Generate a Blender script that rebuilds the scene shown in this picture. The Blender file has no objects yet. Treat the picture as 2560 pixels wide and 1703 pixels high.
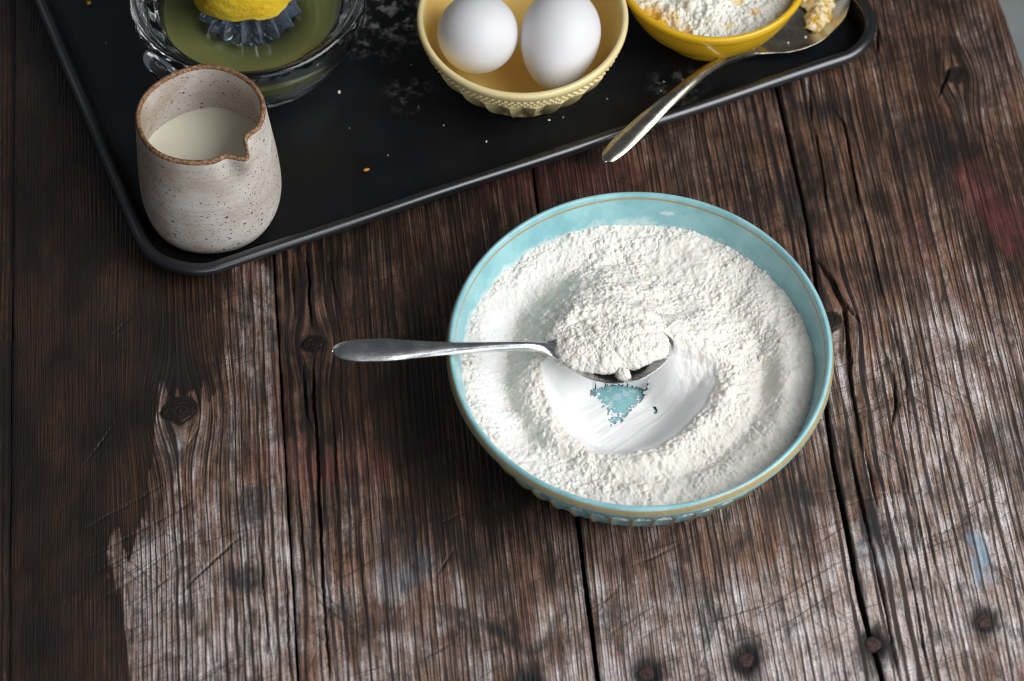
import bpy, math
import numpy as np
from mathutils import Vector, Matrix

# ---------------------------------------------------------------- camera, world, lamps
scene = bpy.context.scene
COL = scene.collection
cam_d = bpy.data.cameras.new('camera')
cam = bpy.data.objects.new('camera', cam_d); COL.objects.link(cam)
PITCH, DIST = math.radians(56.0), 1.5
cam.location = (0, -DIST*math.cos(PITCH), DIST*math.sin(PITCH))
cam.rotation_euler = (math.radians(90)-PITCH, 0, 0)
cam_d.sensor_width = 36; cam_d.lens = 95
cam_d.clip_start = 0.05; cam_d.clip_end = 60
cam_d.dof.use_dof = True; cam_d.dof.focus_distance = 1.485; cam_d.dof.aperture_fstop = 7.0
scene.camera = cam

world = bpy.data.worlds.new('World'); scene.world = world; world.use_nodes = True
bg = world.node_tree.nodes['Background']
bg.inputs[0].default_value = (0.80, 0.88, 1.0, 1); bg.inputs[1].default_value = 0.085

def area(name, loc, target, sx, sy, power, col):
    d = bpy.data.lights.new(name, 'AREA'); d.shape = 'RECTANGLE'; d.size = sx; d.size_y = sy
    d.energy = power; d.color = col
    o = bpy.data.objects.new(name, d); COL.objects.link(o); o.location = loc
    o.rotation_euler = (Vector(target)-Vector(loc)).to_track_quat('-Z', 'Y').to_euler()
    return o
area('window_light', (0.70, -0.27, 0.70), (0.06, 0.01, 0.0), 0.92, 0.92, 5.6, (0.95, 0.975, 1.0)).data.spread = math.radians(95)
area('back_fill', (-0.85, 1.25, 0.80), (-0.05, 0.1, 0.0), 0.9, 0.8, 1.2, (0.90, 0.95, 1.0))  # unseen fill lamp, added for glints on the glass
area('front_light', (0.45, -1.35, 0.50), (0.05, 0.0, 0.03), 1.1, 0.7, 4.8, (0.93, 0.96, 1.0))

scene.view_settings.view_transform = 'Standard'
scene.view_settings.look = 'None'
scene.view_settings.exposure = 0.0
scene.view_settings.gamma = 1.0
scene.render.engine = 'CYCLES'
scene.cycles.use_denoising = True
scene.cycles.filter_width = 1.1
scene.cycles.max_bounces = 14
scene.cycles.transmission_bounces = 12
scene.cycles.glossy_bounces = 6
scene.cycles.caustics_refractive = True
scene.cycles.sample_clamp_indirect = 4.0

# ---------------------------------------------------------------- numpy helpers
def _hash(ix, iy, seed):
    h = (ix.astype(np.int64)*374761393 + iy.astype(np.int64)*668265263 + seed*2147483629) & 0xFFFFFFFF
    h = ((h ^ (h >> 13))*1274126177) & 0xFFFFFFFF
    h = ((h ^ (h >> 16))*2246822519) & 0xFFFFFFFF
    return ((h ^ (h >> 15)) & 0xFFFFFF)/float(0xFFFFFF)

def vnoise(x, y, seed=0):
    x = np.asarray(x, float); y = np.asarray(y, float)
    ix = np.floor(x); iy = np.floor(y); fx = x-ix; fy = y-iy
    fx = fx*fx*fx*(fx*(fx*6-15)+10); fy = fy*fy*fy*(fy*(fy*6-15)+10)
    a = _hash(ix, iy, seed); b = _hash(ix+1, iy, seed); c = _hash(ix, iy+1, seed); d = _hash(ix+1, iy+1, seed)
    return (a*(1-fx)+b*fx)*(1-fy)+(c*(1-fx)+d*fx)*fy

def fbm(x, y, seed=0, n=4):
    s = 0; a = 1; t = 0
    for k in range(n):
        s = s+a*vnoise(x*2**k+17.3*k, y*2**k-9.1*k, seed+k); t += a; a *= .5
    return s/t

def cells(x, y, seed=0):
    """distance to the nearest jittered point (in cells) and that point's random number"""
    ix = np.floor(x); iy = np.floor(y)
    best = np.full(np.shape(x), 9.0); rid = np.zeros(np.shape(x))
    for dx in (-1, 0, 1):
        for dy in (-1, 0, 1):
            cx = ix+dx; cy = iy+dy
            px = cx+.1+.8*_hash(cx, cy, seed); py = cy+.1+.8*_hash(cx, cy, seed+51)
            d = np.hypot(px-x, py-y); m = d < best
            best = np.where(m, d, best); rid = np.where(m, _hash(cx, cy, seed+97), rid)
    return best, rid

def lumps(x, y, seed=0):
    d, r = cells(x, y, seed)
    return np.sqrt(np.clip(1-(d/.72)**2, 0, 1))*(.25+.75*r)

def blur(a, s):
    k = np.exp(-.5*(np.arange(-int(3*s), int(3*s)+1)/s)**2); k /= k.sum(); n = len(k)//2
    for ax in (0, 1):
        p = np.pad(a, [(n, n) if i == ax else (0, 0) for i in (0, 1)], 'edge')
        a = np.apply_along_axis(lambda v: np.convolve(v, k, 'valid'), ax, p)
    return a

def crumbs(x, y, cell, seed, fill=1.0, lo=.28, hi=.62):
    """round crumbs: height of the tallest hemisphere of random size over each point, in the units of x"""
    x = x/cell; y = y/cell
    ix = np.floor(x); iy = np.floor(y); best = np.zeros(np.shape(x))
    for dx in (-1, 0, 1):
        for dy in (-1, 0, 1):
            cx = ix+dx; cy = iy+dy
            px = cx+_hash(cx, cy, seed); py = cy+_hash(cx, cy, seed+51)
            r = lo+(hi-lo)*_hash(cx, cy, seed+97)**1.6
            on = _hash(cx, cy, seed+131) < fill
            d2 = (px-x)**2+(py-y)**2
            best = np.maximum(best, np.where(on, np.sqrt(np.clip(r*r-d2, 0, None))*(.6+.8*_hash(cx, cy, seed+7)), 0))
    return best*cell

def sstep(a, b, x):
    t = np.clip((x-a)/(b-a), 0, 1); return t*t*(3-2*t)

def seg_dist(px, py, poly):
    best = np.full(px.shape, 1e9)
    for (x0, y0), (x1, y1) in zip(poly[:-1], poly[1:]):
        vx, vy = x1-x0, y1-y0; L = vx*vx+vy*vy+1e-12
        t = np.clip(((px-x0)*vx+(py-y0)*vy)/L, 0, 1)
        best = np.minimum(best, np.hypot(px-x0-t*vx, py-y0-t*vy))
    return best

def in_poly(px, py, poly):
    ins = np.zeros(px.shape, bool); n = len(poly)
    for i in range(n):
        x0, y0 = poly[i]; x1, y1 = poly[(i+1) % n]
        if y0 == y1: continue
        c = ((y0 > py) != (y1 > py)) & (px < (x1-x0)*(py-y0)/(y1-y0)+x0)
        ins ^= c
    return ins

def sdist(px, py, poly):
    d = seg_dist(px, py, list(poly)+[poly[0]])
    return np.where(in_poly(px, py, poly), d, -d)

def smooth_curve(xs, ys, q):
    """monotone-ish cubic through stations"""
    xs = np.asarray(xs, float); ys = np.asarray(ys, float)
    h = np.diff(xs); dl = np.diff(ys)/h
    m = np.zeros_like(ys); m[0] = dl[0]; m[-1] = dl[-1]
    for i in range(1, len(xs)-1):
        m[i] = 0 if dl[i-1]*dl[i] <= 0 else 2*dl[i-1]*dl[i]/(dl[i-1]+dl[i])
    i = np.clip(np.searchsorted(xs, q)-1, 0, len(xs)-2)
    t = (q-xs[i])/h[i]
    return (ys[i]*(1+2*t)*(1-t)**2+m[i]*h[i]*t*(1-t)**2+ys[i+1]*t*t*(3-2*t)+m[i+1]*h[i]*t*t*(t-1))

# ---------------------------------------------------------------- objects
def tag(o, label=None, cat=None, group=None, kind=None):
    if label: o['label'] = label
    if cat: o['category'] = cat
    if group: o['group'] = group
    if kind: o['kind'] = kind
    return o

def empty(name, loc, label, cat, group=None, rz=0):
    o = bpy.data.objects.new(name, None); COL.objects.link(o)
    o.location = loc; o.rotation_euler = (0, 0, rz); o.empty_display_size = .02
    return tag(o, label, cat, group)

def link(name, me, mat=None, parent=None, smooth=True):
    if mat: me.materials.append(mat)
    if smooth: me.polygons.foreach_set('use_smooth', np.ones(len(me.polygons), bool))
    o = bpy.data.objects.new(name, me); COL.objects.link(o)
    if parent: o.parent = parent
    return o

def mesh_np(name, V, F, attrs=None):
    """V (n,3); F (m,4) or (m,3) int arrays"""
    V = np.asarray(V, np.float32); F = np.asarray(F, np.int32)
    me = bpy.data.meshes.new(name)
    me.vertices.add(len(V)); me.vertices.foreach_set('co', V.ravel())
    k = F.shape[1]
    me.loops.add(F.size); me.loops.foreach_set('vertex_index', F.ravel())
    me.polygons.add(len(F)); me.polygons.foreach_set('loop_start', np.arange(0, F.size, k, dtype=np.int32))
    me.update(calc_edges=True)
    for an, av in (attrs or {}).items():
        a = me.attributes.new(an, 'FLOAT', 'POINT'); a.data.foreach_set('value', np.asarray(av, np.float32).ravel())
    me.validate()
    return me

def mesh_py(name, V, F):
    me = bpy.data.meshes.new(name); me.from_pydata([tuple(map(float, v)) for v in V], [], [tuple(map(int, f)) for f in F]); me.update()
    return me

def grid_faces(nu, nv, wrap_u=False, wrap_v=False):
    """index i*nv+j"""
    iu = np.arange(nu if wrap_u else nu-1); jv = np.arange(nv if wrap_v else nv-1)
    I, J = np.meshgrid(iu, jv, indexing='ij'); I2 = (I+1) % nu; J2 = (J+1) % nv
    return np.stack([I*nv+J, I2*nv+J, I2*nv+J2, I*nv+J2], -1).reshape(-1, 4)

def refine(prof, step):
    """resample a polyline profile through a Catmull-Rom spline"""
    P = np.array(prof, float); out = []
    Q = np.vstack([2*P[0]-P[1], P, 2*P[-1]-P[-2]])
    for i in range(1, len(Q)-2):
        p0, p1, p2, p3 = Q[i-1:i+3]; L = np.linalg.norm(p2-p1); n = max(1, int(L/step))
        for k in range(n):
            t = k/n
            # centripetal-like damping keeps corners from overshooting
            m1 = .5*(p2-p0); m2 = .5*(p3-p1)
            lim = L*1.0
            for m in (m1, m2):
                ln = np.linalg.norm(m)
                if ln > lim: m *= lim/ln
            out.append((2*t**3-3*t**2+1)*p1+(t**3-2*t**2+t)*m1+(-2*t**3+3*t**2)*p2+(t**3-t**2)*m2)
    out.append(P[-1]); return np.array(out)

def lathe(name, prof, n, mat, parent=None, mod=None, attrs=None, close_a=False):
    """prof: (m,2) of r,z, first to last; mod(th, r, z, i)->r,z ; ends at r=0 are pole vertices"""
    P = np.array(prof, float); m = len(P)
    th = np.linspace(0, 2*np.pi, n, endpoint=False)
    R = np.repeat(P[None, :, 0], n, 0); Z = np.repeat(P[None, :, 1], n, 0); T = np.repeat(th[:, None], m, 1)
    I = np.repeat(np.arange(m)[None, :], n, 0)
    if mod is not None: R, Z = mod(T, R, Z, I)
    V = np.stack([R*np.cos(T), R*np.sin(T), Z], -1).reshape(-1, 3)
    F = grid_faces(n, m, wrap_u=True, wrap_v=close_a)
    at = {k: f(T, R, Z, I).ravel() for k, f in (attrs or {}).items()}
    me = mesh_np(name, V, F, at)
    return link(name, me, mat, parent)

# ---------------------------------------------------------------- materials
class NT:
    def __init__(s, name):
        s.m = bpy.data.materials.new(name); s.m.use_nodes = True
        s.t = s.m.node_tree; s.t.nodes.clear()
        s.out = s.t.nodes.new('ShaderNodeOutputMaterial')
        s.p = s.t.nodes.new('ShaderNodeBsdfPrincipled')
        s.t.links.new(s.p.outputs[0], s.out.inputs[0])
    def n(s, kind, **kw):
        x = s.t.nodes.new('ShaderNode'+kind)
        for k, v in kw.items(): setattr(x, k, v)
        return x
    def put(s, sock, v):
        if isinstance(v, bpy.types.NodeSocket): s.t.links.new(v, sock)
        elif isinstance(v, (tuple, list)) and len(v) == 3 and sock.type == 'RGBA': sock.default_value = (*v, 1)
        else: sock.default_value = v
    def set(s, **kw):
        for k, v in kw.items(): s.put(s.p.inputs[k.replace('_', ' ')], v)
        return s
    def math(s, op, a, b=0.0, c=0.0, clamp=False):
        x = s.n('Math', operation=op, use_clamp=clamp)
        for i, v in enumerate((a, b, c)): s.put(x.inputs[i], v)
        return x.outputs[0]
    def mix(s, f, a, b, blend='MIX'):
        x = s.n('Mix', data_type='RGBA', blend_type=blend); x.clamp_factor = True
        s.put(x.inputs[0], f); s.put(x.inputs[6], a); s.put(x.inputs[7], b)
        return x.outputs[2]
    def range(s, v, a, b, c=0.0, d=1.0, smooth=True):
        x = s.n('MapRange', interpolation_type='SMOOTHSTEP' if smooth else 'LINEAR'); x.clamp = True
        for i, q in enumerate((v, a, b, c, d)): s.put(x.inputs[i], q)
        return x.outputs[0]
    def attr(s, name):
        return s.n('Attribute', attribute_name=name).outputs['Fac']
    def obj(s): return s.n('TexCoord').outputs['Object']
    def geo(s): return s.n('NewGeometry').outputs['Position']
    def vec(s, x, y, z=0.0):
        c = s.n('CombineXYZ'); s.put(c.inputs[0], x); s.put(c.inputs[1], y); s.put(c.inputs[2], z); return c.outputs[0]
    def sep(s, v):
        c = s.n('SeparateXYZ'); s.put(c.inputs[0], v); return c.outputs
    def scale(s, v, sc, rot=None):
        x = s.n('Mapping'); s.put(x.inputs[0], v); x.inputs['Scale'].default_value = sc
        if rot: x.inputs['Rotation'].default_value = rot
        return x.outputs[0]
    def turn(s, v, ang, sc):
        x = s.n('Mapping'); s.put(x.inputs[0], v); x.inputs['Rotation'].default_value = (0, 0, ang)
        return s.scale(x.outputs[0], sc)
    def noise(s, v, sc, detail=3, rough=.5, dist=0.0, color=False):
        x = s.n('TexNoise'); s.put(x.inputs['Vector'], v); s.put(x.inputs['Scale'], sc)
        x.inputs['Detail'].default_value = detail; x.inputs['Roughness'].default_value = rough; x.inputs['Distortion'].default_value = dist
        return x.outputs[1 if color else 0]
    def voronoi(s, v, sc, feat='F1'):
        x = s.n('TexVoronoi', feature=feat); s.put(x.inputs['Vector'], v); s.put(x.inputs['Scale'], sc); return x
    def bump(s, h, dist, strength=1.0, normal=None):
        x = s.n('Bump'); s.put(x.inputs['Height'], h); x.inputs['Distance'].default_value = dist; x.inputs['Strength'].default_value = strength
        if normal is not None: s.put(x.inputs['Normal'], normal)
        return x.outputs[0]
# survey of the table top, in millimetres
TONE=[(-303.6,232.2,0.15),(-293.1,232.2,0.1),(241.5,232.2,0.45),(267.7,232.2,0.4),(293.9,232.2,0.45),(-295.7,181.5,0.15),(-277.7,181.5,0.1),(211.5,181.5,0.45),(250.1,181.5,0.35),(288.8,181.5,0.5),(-284,116.7,0.15),(-258.8,116.7,0.12),(-19.8,116.7,0.3),(30.6,116.7,0.35),(80.9,116.7,0.4),(131.2,116.7,0.4),(206.7,116.7,0.4),(244.5,116.7,0.35),(282.2,116.7,0.3),(-277.7,54.8,0.15),(-240.8,54.8,0.12),(-167,54.8,0.2),(-142.4,54.8,0.5),(-117.8,54.8,0.3),(-93.1,54.8,0.3),(-56.2,54.8,0.3),(202.2,54.8,0.4),(239.1,54.8,0.6),(280.9,54.8,0.3),(-271.7,-4.5,0.2),(-235.6,-4.5,0.15),(-199.5,-4.5,0.15),(-173,-4.5,0.15),(-148.9,-4.5,0.5),(-127.2,-4.5,0.45),(-110.4,-4.5,0.4),(-79.1,-4.5,0.3),(-55,-4.5,0.3),(209.8,-4.5,0.6),(245.9,-4.5,0.7),(277.2,-4.5,0.7),(-267.4,-47.3,0.2),(-231.8,-47.3,0.15),(-198.6,-47.3,0.3),(-184.4,-47.3,0.4),(-160.7,-47.3,0.35),(-113.4,-47.3,0.4),(-77.8,-47.3,0.25),(-42.3,-47.3,0.25),(192.3,-47.3,0.6),(218.3,-47.3,0.8),(253.9,-47.3,0.75),(275.2,-47.3,0.6),(-261.8,-102.3,0.25),(-238.6,-102.3,0.12),(-213.1,-102.3,0.12),(-192.2,-102.3,0.45),(-157.4,-102.3,0.35),(-122.6,-102.3,0.5),(-87.8,-102.3,0.45),(-41.4,-102.3,0.25),(-18.2,-102.3,0.25),(179,-102.3,0.4),(202.2,-102.3,0.7),(237,-102.3,0.8),(267.1,-102.3,0.7),(-262.3,-142,0.2),(-241.8,-142,0.1),(-223.5,-142,0.12),(-200.6,-142,0.75),(-177.8,-142,0.7),(-155,-142,0.3),(-132.1,-142,0.6),(-109.3,-142,0.7),(-75,-142,0.5),(-40.8,-142,0.55),(4.9,-142,0.45),(50.6,-142,0.57),(96.3,-142,0.57),(130.5,-142,0.52),(164.8,-142,0.72),(199,-142,0.97),(233.3,-142,0.92),(263,-142,0.82),(-258.3,-180.6,0.15),(-238.1,-180.6,0.12),(-220.1,-180.6,0.15),(-197.6,-180.6,0.65),(-175.1,-180.6,0.7),(-141.4,-180.6,0.55),(-107.6,-180.6,0.7),(-73.9,-180.6,0.55),(-40.1,-180.6,0.7),(4.8,-180.6,0.5),(27.3,-180.6,0.82),(61.1,-180.6,0.82),(94.8,-180.6,0.82),(128.5,-180.6,1.02),(162.3,-180.6,1.05),(196,-180.6,0.97),(229.8,-180.6,0.87),(259,-180.6,0.72),(-255.7,-205.6,0.2),(-229,-205.6,0.4),(-217.9,-205.6,0.5),(-195.6,-205.6,0.6),(-162.2,-205.6,0.55),(-128.8,-205.6,0.65),(-84.3,-205.6,0.65),(-39.7,-205.6,0.7),(4.8,-205.6,0.45),(31.5,-205.6,0.92),(71.6,-205.6,0.72),(116.1,-205.6,0.92),(160.7,-205.6,1.02),(205.2,-205.6,0.82),(238.6,-205.6,0.67),(258.6,-205.6,0.62)]
CRACKS=[(1.1,[(-117,66.6),(-112.5,16.8),(-111.1,6.6)]),
(1,[(-110.2,-8),(-108.7,-34),(-106.9,-54),(-105.1,-75.1),(-102.4,-113.5),(-99.4,-150.6),(-94.9,-195.4),(-93.6,-213)]),
(0.5,[(-125.4,61.1),(-121.4,14.8)]),
(0.6,[(-103.8,64.5),(-101.3,43),(-95.1,11.5)]),
(0.8,[(-115.9,-10.9),(-114.4,-29.2),(-112.1,-49),(-108.4,-58.8)]),
(0.6,[(-98.1,-43.9),(-95.1,-80),(-93.5,-105)]),
(0.6,[(-114.8,-94.4),(-110.2,-132.1),(-108.3,-159.6)]),
(0.6,[(-134.3,-117.3),(-129.8,-159.6),(-122.9,-204.1)]),
(0.7,[(-119.8,-136.8),(-116.3,-177.5),(-112.9,-211.8)]),
(1.8,[(170.1,61.4),(180.3,40.6),(186.5,23.9),(186.2,2.2),(186.1,-23.5),(189.1,-64.9),(190.5,-77.8)]),
(1,[(180.3,40.6),(187.7,23.9),(196.9,9.2)]),
(0.6,[(200.8,97.8),(204.1,70.3),(208.1,33.1),(212.9,7.1),(216.2,-18.3),(216.2,-38.3),(216.4,-64.9)]),
(1.3,[(209.7,-18.3),(209.9,-43.4),(205.5,-56.2)]),
(1,[(190,-65.7),(192.9,-89.8),(195.4,-108.7)]),
(1.3,[(182.2,-65.7),(186.9,-104.2),(189.9,-130.2),(193.5,-155),(198.6,-213)]),
(0.7,[(201.2,-75.3),(204.6,-118.1),(208.8,-145.9),(211.6,-177.5),(214.1,-213)]),
(0.5,[(209.5,-65.7),(212.1,-94.4),(217.5,-136.8),(219.5,-150.6)]),
(0.5,[(219.1,-99.3),(221.2,-132.1),(227.9,-164.3),(230.6,-195.4)]),
(0.8,[(175.9,189.2),(176.4,159.5),(179.4,126.3),(181.2,87.6)]),
(0.9,[(186.7,171.6),(194.9,152.6),(197.6,119.6),(199.6,87.6)]),
(1.3,[(261.8,198.9),(251.2,172.9)]),
(1.3,[(220.5,228),(218.8,205.9)]),
(0.5,[(59.7,-144.1),(73.5,-138.1),(93.2,-126.5)]),
(0.6,[(-40,-148.8),(-30.4,-132.1)]),
(0.8,[(-173.9,-159.6),(-164.2,-147.7),(-149.3,-130.2),(-142.3,-123.6)]),
(0.35,[(-233.7,-124.7),(-202.9,-104.2),(-177.1,-84.7)]),
(0.35,[(-229,-141.5),(-210.8,-130.2),(-175.6,-107.6),(-164.9,-94.2)]),
(0.35,[(-225.6,-151.4),(-201.2,-135.5),(-172.9,-113)]),
(0.35,[(-221.2,-167.8),(-197.8,-149.8),(-163.3,-118.3)]),
(0.4,[(-184.1,-149.8),(-162.2,-136.8)]),
(0.35,[(-198.5,-169.1),(-173.2,-142)]),
(0.35,[(-226.2,-1.6),(-208.7,21.8)]),
(0.4,[(-231.1,-81.9),(-213.8,-50.1)]),
(0.4,[(-178,-72.3),(-168.6,-54.3)]),
(0.35,[(-107.7,-178),(-85.8,-160.2)]),
(0.4,[(-51,-201.1),(-22.1,-181.8)]),
(0.4,[(-41.1,-118.3),(-20.5,-107.6)]),
(0.35,[(43.2,-170.4),(59.5,-149.8)]),
(0.4,[(166.9,-109),(204.9,-96.9),(223.3,-99)]),
(0.35,[(154.5,-123.6),(190.2,-107.6)]),
(0.5,[(209.3,-128.9),(247.4,-114.3)]),
(0.35,[(155.9,-99.6),(179.5,-94.2)]),
(0.35,[(-24.1,42.7),(-4.6,66.9)]),
(0.35,[(-78,42.7),(-53.8,54.8)]),
(0.35,[(119.6,139.1),(146,110.4)]),
(0.35,[(111.4,123.1),(135.5,101)]),
(0.35,[(149.7,85.4),(163.9,73.1)]),
(0.35,[(55.7,113.6),(75.6,107.2)])]
KNOTS=[(-181.7,-45.3,8.5),(-110.7,-1.6,5.5),(263.9,190.8,6),(176.1,13,7)]
NAILS=[(7,-213),(68.7,-204.9),(120.1,-197.4),(186.5,-188.1),(244.7,-174.7)]
PATCH=[(-214.8,-128.1),(-206.5,-126.3),(-201.4,-132.1),(-198.1,-122.3),(-195.7,-102.3),(-194.8,-83.3),(-194.8,-61.3),(-193.9,-41.7),(-192.7,-24.6),(-186.9,-28.9),(-175.8,-34.6),(-161.3,-37.4),(-159.6,-18.9),(-159.2,7.1),(-162.6,42.7),(-142.4,54.8),(-130.1,54.8),(-118.7,-33.2),(-97.2,-218),(-192,-218),(-199.2,-188.1),(-206.5,-160.2)]
STAINS=[('dk',12,0.8,[(-26.1,-169.6),(-5.3,-183.1),(8.2,-193.6),(18.3,-187.4),(26.6,-166.8)]),
('dk',45,0.75,[(-143.2,-107.6),(-134.2,-102.3)]),
('dk',30,0.7,[(-149.9,-149.8),(-134,-149.8)]),
('dk',26,0.6,[(-177.8,-75.1),(-168.6,-72.3)]),
('dk',20,0.6,[(-190.6,-27.5),(-181.2,-24.6)]),
('dk',20,0.6,[(-155.2,42.7),(-147.8,18.9)]),
('dk',18,0.8,[(-114.5,-21.8),(-112.5,-55.7)]),
('dk',14,0.8,[(-135.3,13),(-133.3,-4.5)]),
('dk',40,0.5,[(234.6,148.8),(259.1,139.1)]),
('dk',50,0.55,[(186.9,-88.7),(143.7,-110.3)]),
('dk',25,0.7,[(190.4,-105),(199.9,-131.5)]),
('dk',60,0.55,[(269,-61.3),(267.3,-77.8)]),
('dk',30,0.6,[(-245.1,-178),(-235.4,-185.6)]),
('dk',30,0.5,[(86.9,-149.8),(104.1,-172.9)]),
('dk',60,0.5,[(-64,-126.3),(-29.5,-131.5)]),
('dk',22,0.8,[(3.7,-208.1),(7,-213)]),
('dk',9,0.8,[(241.1,-113),(241.5,-115.7)]),
('dk',16,0.8,[(173.4,66.9),(172.6,54.8)]),
('dk',35,0.5,[(171.7,161.8),(197.3,161.8)]),
('dk',30,0.5,[(155.9,107.2),(167.1,85.4)]),
('red',40,0.5,[(269,110.4),(285.3,73.1)]),
('red',10,0.9,[(284.7,79.2),(285.9,66.9)]),
('red',26,0.25,[(226.8,85.4),(231.7,54.8)]),
('red',6,0.5,[(230.6,91.6),(232.4,86.9)]),
('red',30,0.45,[(-135.5,-77.8),(-74.4,-83.3)]),
('red',18,0.4,[(-129,-18.9),(-125.2,-47.3)]),
('red',14,0.4,[(-150.6,48.7),(-147.9,42.7)]),
('red',30,0.35,[(-7.1,107.2),(68.3,116.7)]),
('red',3.5,1,[(222.2,-74),(222.2,-77.3)]),
('red',3,0.7,[(-212,-148.3),(-211.7,-148.8)]),
('red',4,0.5,[(233.1,-161.4),(233.4,-165.3)]),
('blue',18,0.8,[(244.7,-130.2),(246.7,-149.8)]),
('blue',30,0.25,[(-49.9,-142),(-63.4,-149.8)]),
('blue',30,0.25,[(187.3,-131.5),(194.7,-139.4)])]
GAP3= [(173.0, 167.6), (175.7, 87.1), (175.6, 43.1), (172.5, -2.5), (166.8, -57.9), (164.3, -81.7), (165.5, -129.9), (164.8, -157.8), (164.6, -183.4), (166.9, -198.0), (169.1, -227.4)]
# ---------------------------------------------------------------- the wooden table top
TH = math.radians(5.5); CT, ST = math.cos(TH), math.sin(TH)
def uv_of(x, y): return x*CT+y*ST, -x*ST+y*CT
def xy_of(u, v): return u*CT-v*ST, u*ST+v*CT

def mat_wood():
    w = NT('weathered_wood')
    gu, gv, ring, pale = w.attr('gu'), w.attr('gv'), w.attr('ring'), w.attr('pale')
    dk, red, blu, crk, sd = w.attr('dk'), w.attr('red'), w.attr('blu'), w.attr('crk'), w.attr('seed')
    pos = w.geo()
    fib = w.noise(w.vec(w.math('MULTIPLY', gu, 1500.), w.math('MULTIPLY', gv, 34.), sd), 1.0, 3, .6)
    strk = w.noise(w.vec(w.math('MULTIPLY', gu, 330.), w.math('MULTIPLY', gv, 9.), sd), 1.0, 3, .55)
    wob = w.noise(w.vec(w.math('MULTIPLY', gu, 260.), w.math('MULTIPLY', gv, 26.), sd), 1.0, 2, .5)
    blot = w.noise(pos, 34., 4, .6)
    blot2 = w.noise(w.scale(pos, (1.0, .55, 1.0)), 75., 5, .68)
    fine = w.noise(pos, 900., 2, .6)
    ph = w.math('MULTIPLY_ADD', wob, .85, ring)
    c = w.math('COSINE', w.math('MULTIPLY', ph, 2*math.pi))
    per = w.noise(w.vec(w.math('MULTIPLY', ring, .83), w.math('MULTIPLY', gv, 5.), sd), 1.0, 2, .5)
    c = w.math('ADD', c, w.math('MULTIPLY_ADD', fib, 1.1, -.55))
    c = w.math('ADD', c, w.math('MULTIPLY_ADD', per, 2.4, -1.2))
    rd = w.range(c, -1.10, -.10)
    wear = w.math('MULTIPLY_ADD', pale, 1.62, -.44)
    wear = w.math('MULTIPLY_ADD', w.math('SUBTRACT', blot, .5), .9, wear)
    wear = w.math('MULTIPLY_ADD', w.math('SUBTRACT', blot2, .5), .75, wear)
    wear = w.math('MULTIPLY_ADD', w.math('SUBTRACT', fib, .5), 1.0, wear)
    wear = w.math('MULTIPLY_ADD', w.math('SUBTRACT', strk, .5), 1.3, wear, True)
    warm = w.noise(w.scale(pos, (1, .45, 1)), 28., 3, .6)
    varn = w.mix(w.range(warm, .36, .64), (.0115, .0072, .0052), (.060, .029, .0165))
    grey = w.mix(w.range(blot2, .35, .7), (.42, .312, .262), (.66, .590, .580))
    top = w.mix(w.range(wear, -.05, .52), varn, w.mix(w.range(warm, .35, .65), (.150, .088, .060), (.235, .120, .074)))
    top = w.mix(w.range(wear, .38, 1.05), top, grey)
    val = w.mix(w.range(wear, .2, 1.0), (.0090, .0052, .0038), (.046, .029, .022))
    col = w.mix(rd, val, top)
    # dark pores drawn out along the grain
    pore = w.noise(w.vec(w.math('MULTIPLY', gu, 1250.), w.math('MULTIPLY', gv, 70.), w.math('ADD', sd, 5.)), 1.0, 2, .5)
    col = w.mix(w.range(pore, .54, .66, .0, .72), col, (.013, .009, .0075))
    col = w.mix(w.range(fine, .44, .68, .0, .42), col, (.018, .013, .011))
    # ground-in dirt, in ragged patches
    dirt = w.noise(w.scale(pos, (1.0, .6, 1.0)), 62., 8, .74)
    col = w.mix(w.math('MULTIPLY', w.range(dirt, .50, .60), .58), col, (.019, .0145, .0135))
    # knife marks
    for ang, thr, ln in ((.95, .66, 10.), (-.85, .68, 12.), (1.25, .67, 9.), (.35, .68, 11.), (-.25, .69, 9.)):
        kn = w.noise(w.turn(pos, ang, (620., ln, 1.)), 1.0, 1, .3)
        area_ = w.noise(pos, 14.+ang, 2, .5)
        k = w.math('MULTIPLY', w.range(kn, thr, thr+.03), w.range(area_, .46, .58))
        col = w.mix(w.math('MULTIPLY', k, .5), col, (.012, .009, .008))
    rb = w.math('MULTIPLY', red, w.range(w.math('ADD', blot2, w.math('MULTIPLY', fib, .35)), .42, .82))
    col = w.mix(rb, col, w.mix(rd, (.045, .010, .008), (.17, .045, .038)))
    bb = w.math('MULTIPLY', blu, w.range(blot2, .34, .60))
    col = w.mix(bb, col, w.mix(rd, (.05, .06, .07), (.20, .29, .36)))
    db = w.math('MULTIPLY', dk, w.range(w.math('ADD', dirt, w.math('MULTIPLY', fib, .4)), .50, .80, .30, 1.0))
    col = w.mix(db, col, (.013, .0115, .0125))
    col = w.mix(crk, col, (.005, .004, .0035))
    rough = w.math('MULTIPLY_ADD', wear, .26, .46)
    h = w.math('MULTIPLY_ADD', rd, .9, w.math('MULTIPLY', fib, .45))
    h = w.math('MULTIPLY_ADD', fine, .22, h)
    w.set(Base_Color=col, Roughness=rough, Specular_IOR_Level=.36, Normal=w.bump(h, .00036, .7))
    return w.m

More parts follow.
